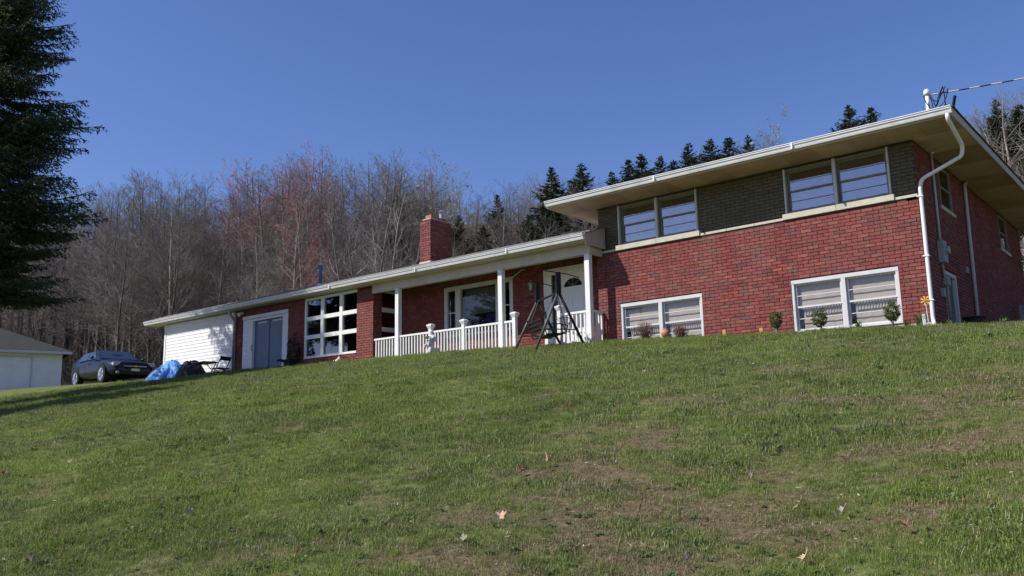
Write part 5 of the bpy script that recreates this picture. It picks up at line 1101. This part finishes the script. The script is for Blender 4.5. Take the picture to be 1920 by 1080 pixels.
m_l1 = mat('tan_leaf', (.48, .31, .20), .8, .15, 30); m_l2 = mat('brown_leaf', (.20, .10, .065), .8, .2, 30); m_l3 = mat('pale_leaf', (.42, .35, .28), .8, .12, 30); m_l4 = mat('dark_leaf_litter', (.04, .03, .027), .8, .2, 30)
LV = [(-6.69, -12.50, m_l2, 1.3, 'dark brown curled leaf at the left edge of the lawn'), (-6.22, -12.00, m_l3, 1.2, 'pale upright leaf near the left edge of the lawn'), (-8.37, -11.5, m_l2, .9, 'small reddish leaf on the left side of the lawn'), (-2.57, -12.66, m_l3, 1.3, 'broad tan leaf heap on the lower left lawn'), (-2.73, -13.77, m_l3, 1.2, 'pale crumpled leaf at the lower left corner'),
      (.32, -12.16, m_l1, 1.35, 'large tan maple leaf at the lower middle of the lawn'), (-1.57, -8.74, m_l1, 1.2, 'tan leaf on the middle of the lawn below the swing'), (-2.10, -6.25, m_l3, 1.1, 'pale leaf high on the lawn below the left basement window'), (1.47, -10.85, m_l3, 1.0, 'white upright leaf scrap on the right half of the lawn'), (1.62, -9.63, m_l4, 1.1, 'dark curled leaf on the right half of the lawn'),
      (-.28, -10.84, m_l1, 1.2, 'tan and rust leaf upper of the pair at lawn centre'), (-.36, -11.11, m_l2, 1.2, 'rust leaf lower of the pair at lawn centre'), (2.32, -12.15, m_l1, 1.1, 'orange tan leaf at the bottom right of the lawn'), (1.77, -12.35, m_l3, 1.0, 'pinkish grey leaf at the bottom right of the lawn'), (2.28, -11.44, m_l3, .9, 'narrow pale leaf standing on the right of the lawn'),
      (-14.34, -7.38, m_l3, 1.6, 'white scrap just below the tree shadow on the left'), (-13.62, -6.66, m_l3, 1.5, 'white scrap below the blue tarpaulin'), (.4, -12.59, m_l3, .9, 'small pale leaf on the lower middle lawn'), (-5.01, -10.72, m_l3, .9, 'small upright pale leaf left of the lawn centre'), (2.69, -11.69, m_l2, 1.2, 'brown leaf on the bare patch at lower right'), (1.98, -11.32, m_l3, .8, 'tiny pale leaf among the dry grass on the right')]
for i, (x, y, m, s, lab) in enumerate(LV):
    o = link('fallen_leaf', leaf_mesh(i, m)); o.location = (x, y, gz(x, y) + .05); o.rotation_euler = (rnd.uniform(.1, .7), rnd.uniform(-.3, .3), rnd.uniform(-1.2, 1.2)); o.scale = (s * .9, s * .9, s * 1.3); tag(o, lab, 'leaf', 'fallen leaves on the lawn')
# fine dead bits on the lawn
rs = np.random.RandomState(31); n = 11000; u = rs.rand(n); dd = (3.3 ** .9 + u * (20 ** .9 - 3.3 ** .9)) ** (1 / .9); ang = math.atan2(cam_f.y, cam_f.x) + rs.uniform(-.64, .64, n); X = CAM.x + dd * np.cos(ang); Y = CAM.y + dd * np.sin(ang)
keep = (Y < -1) & (rs.rand(n) < .18 + .8 * dryness(X, Y)); X, Y = X[keep], Y[keep]; n = len(X); C = np.stack([X, Y, ground_z(X, Y) + rs.uniform(.008, .05, n)], -1)
a1 = rs.normal(size=(n, 3)) * [1, 1, .3]; a1 *= ((.006 + .028 * rs.rand(n) ** 2.2) / np.linalg.norm(a1, axis=1))[:, None]; a2 = rs.normal(size=(n, 3)) * [1, 1, .5]; a2 *= (rs.uniform(.003, .010, n) / np.linalg.norm(a2, axis=1))[:, None]
Vl = np.stack([C - a1, C - a2, C + a1, C + a2], 1).reshape(-1, 3)
tag(link('leaf_litter', mesh_np('leaf_litter', Vl, (np.arange(n) * 4)[:, None] + np.arange(4)[None, :], ramp_mat('litter', [(0, (.05, .035, .028)), (.55, (.20, .13, .085)), (.88, (.36, .28, .20)), (1, (.55, .5, .42))], .85, 0))), 'small dead leaf scraps scattered through the grass', 'leaf litter', kind='stuff')
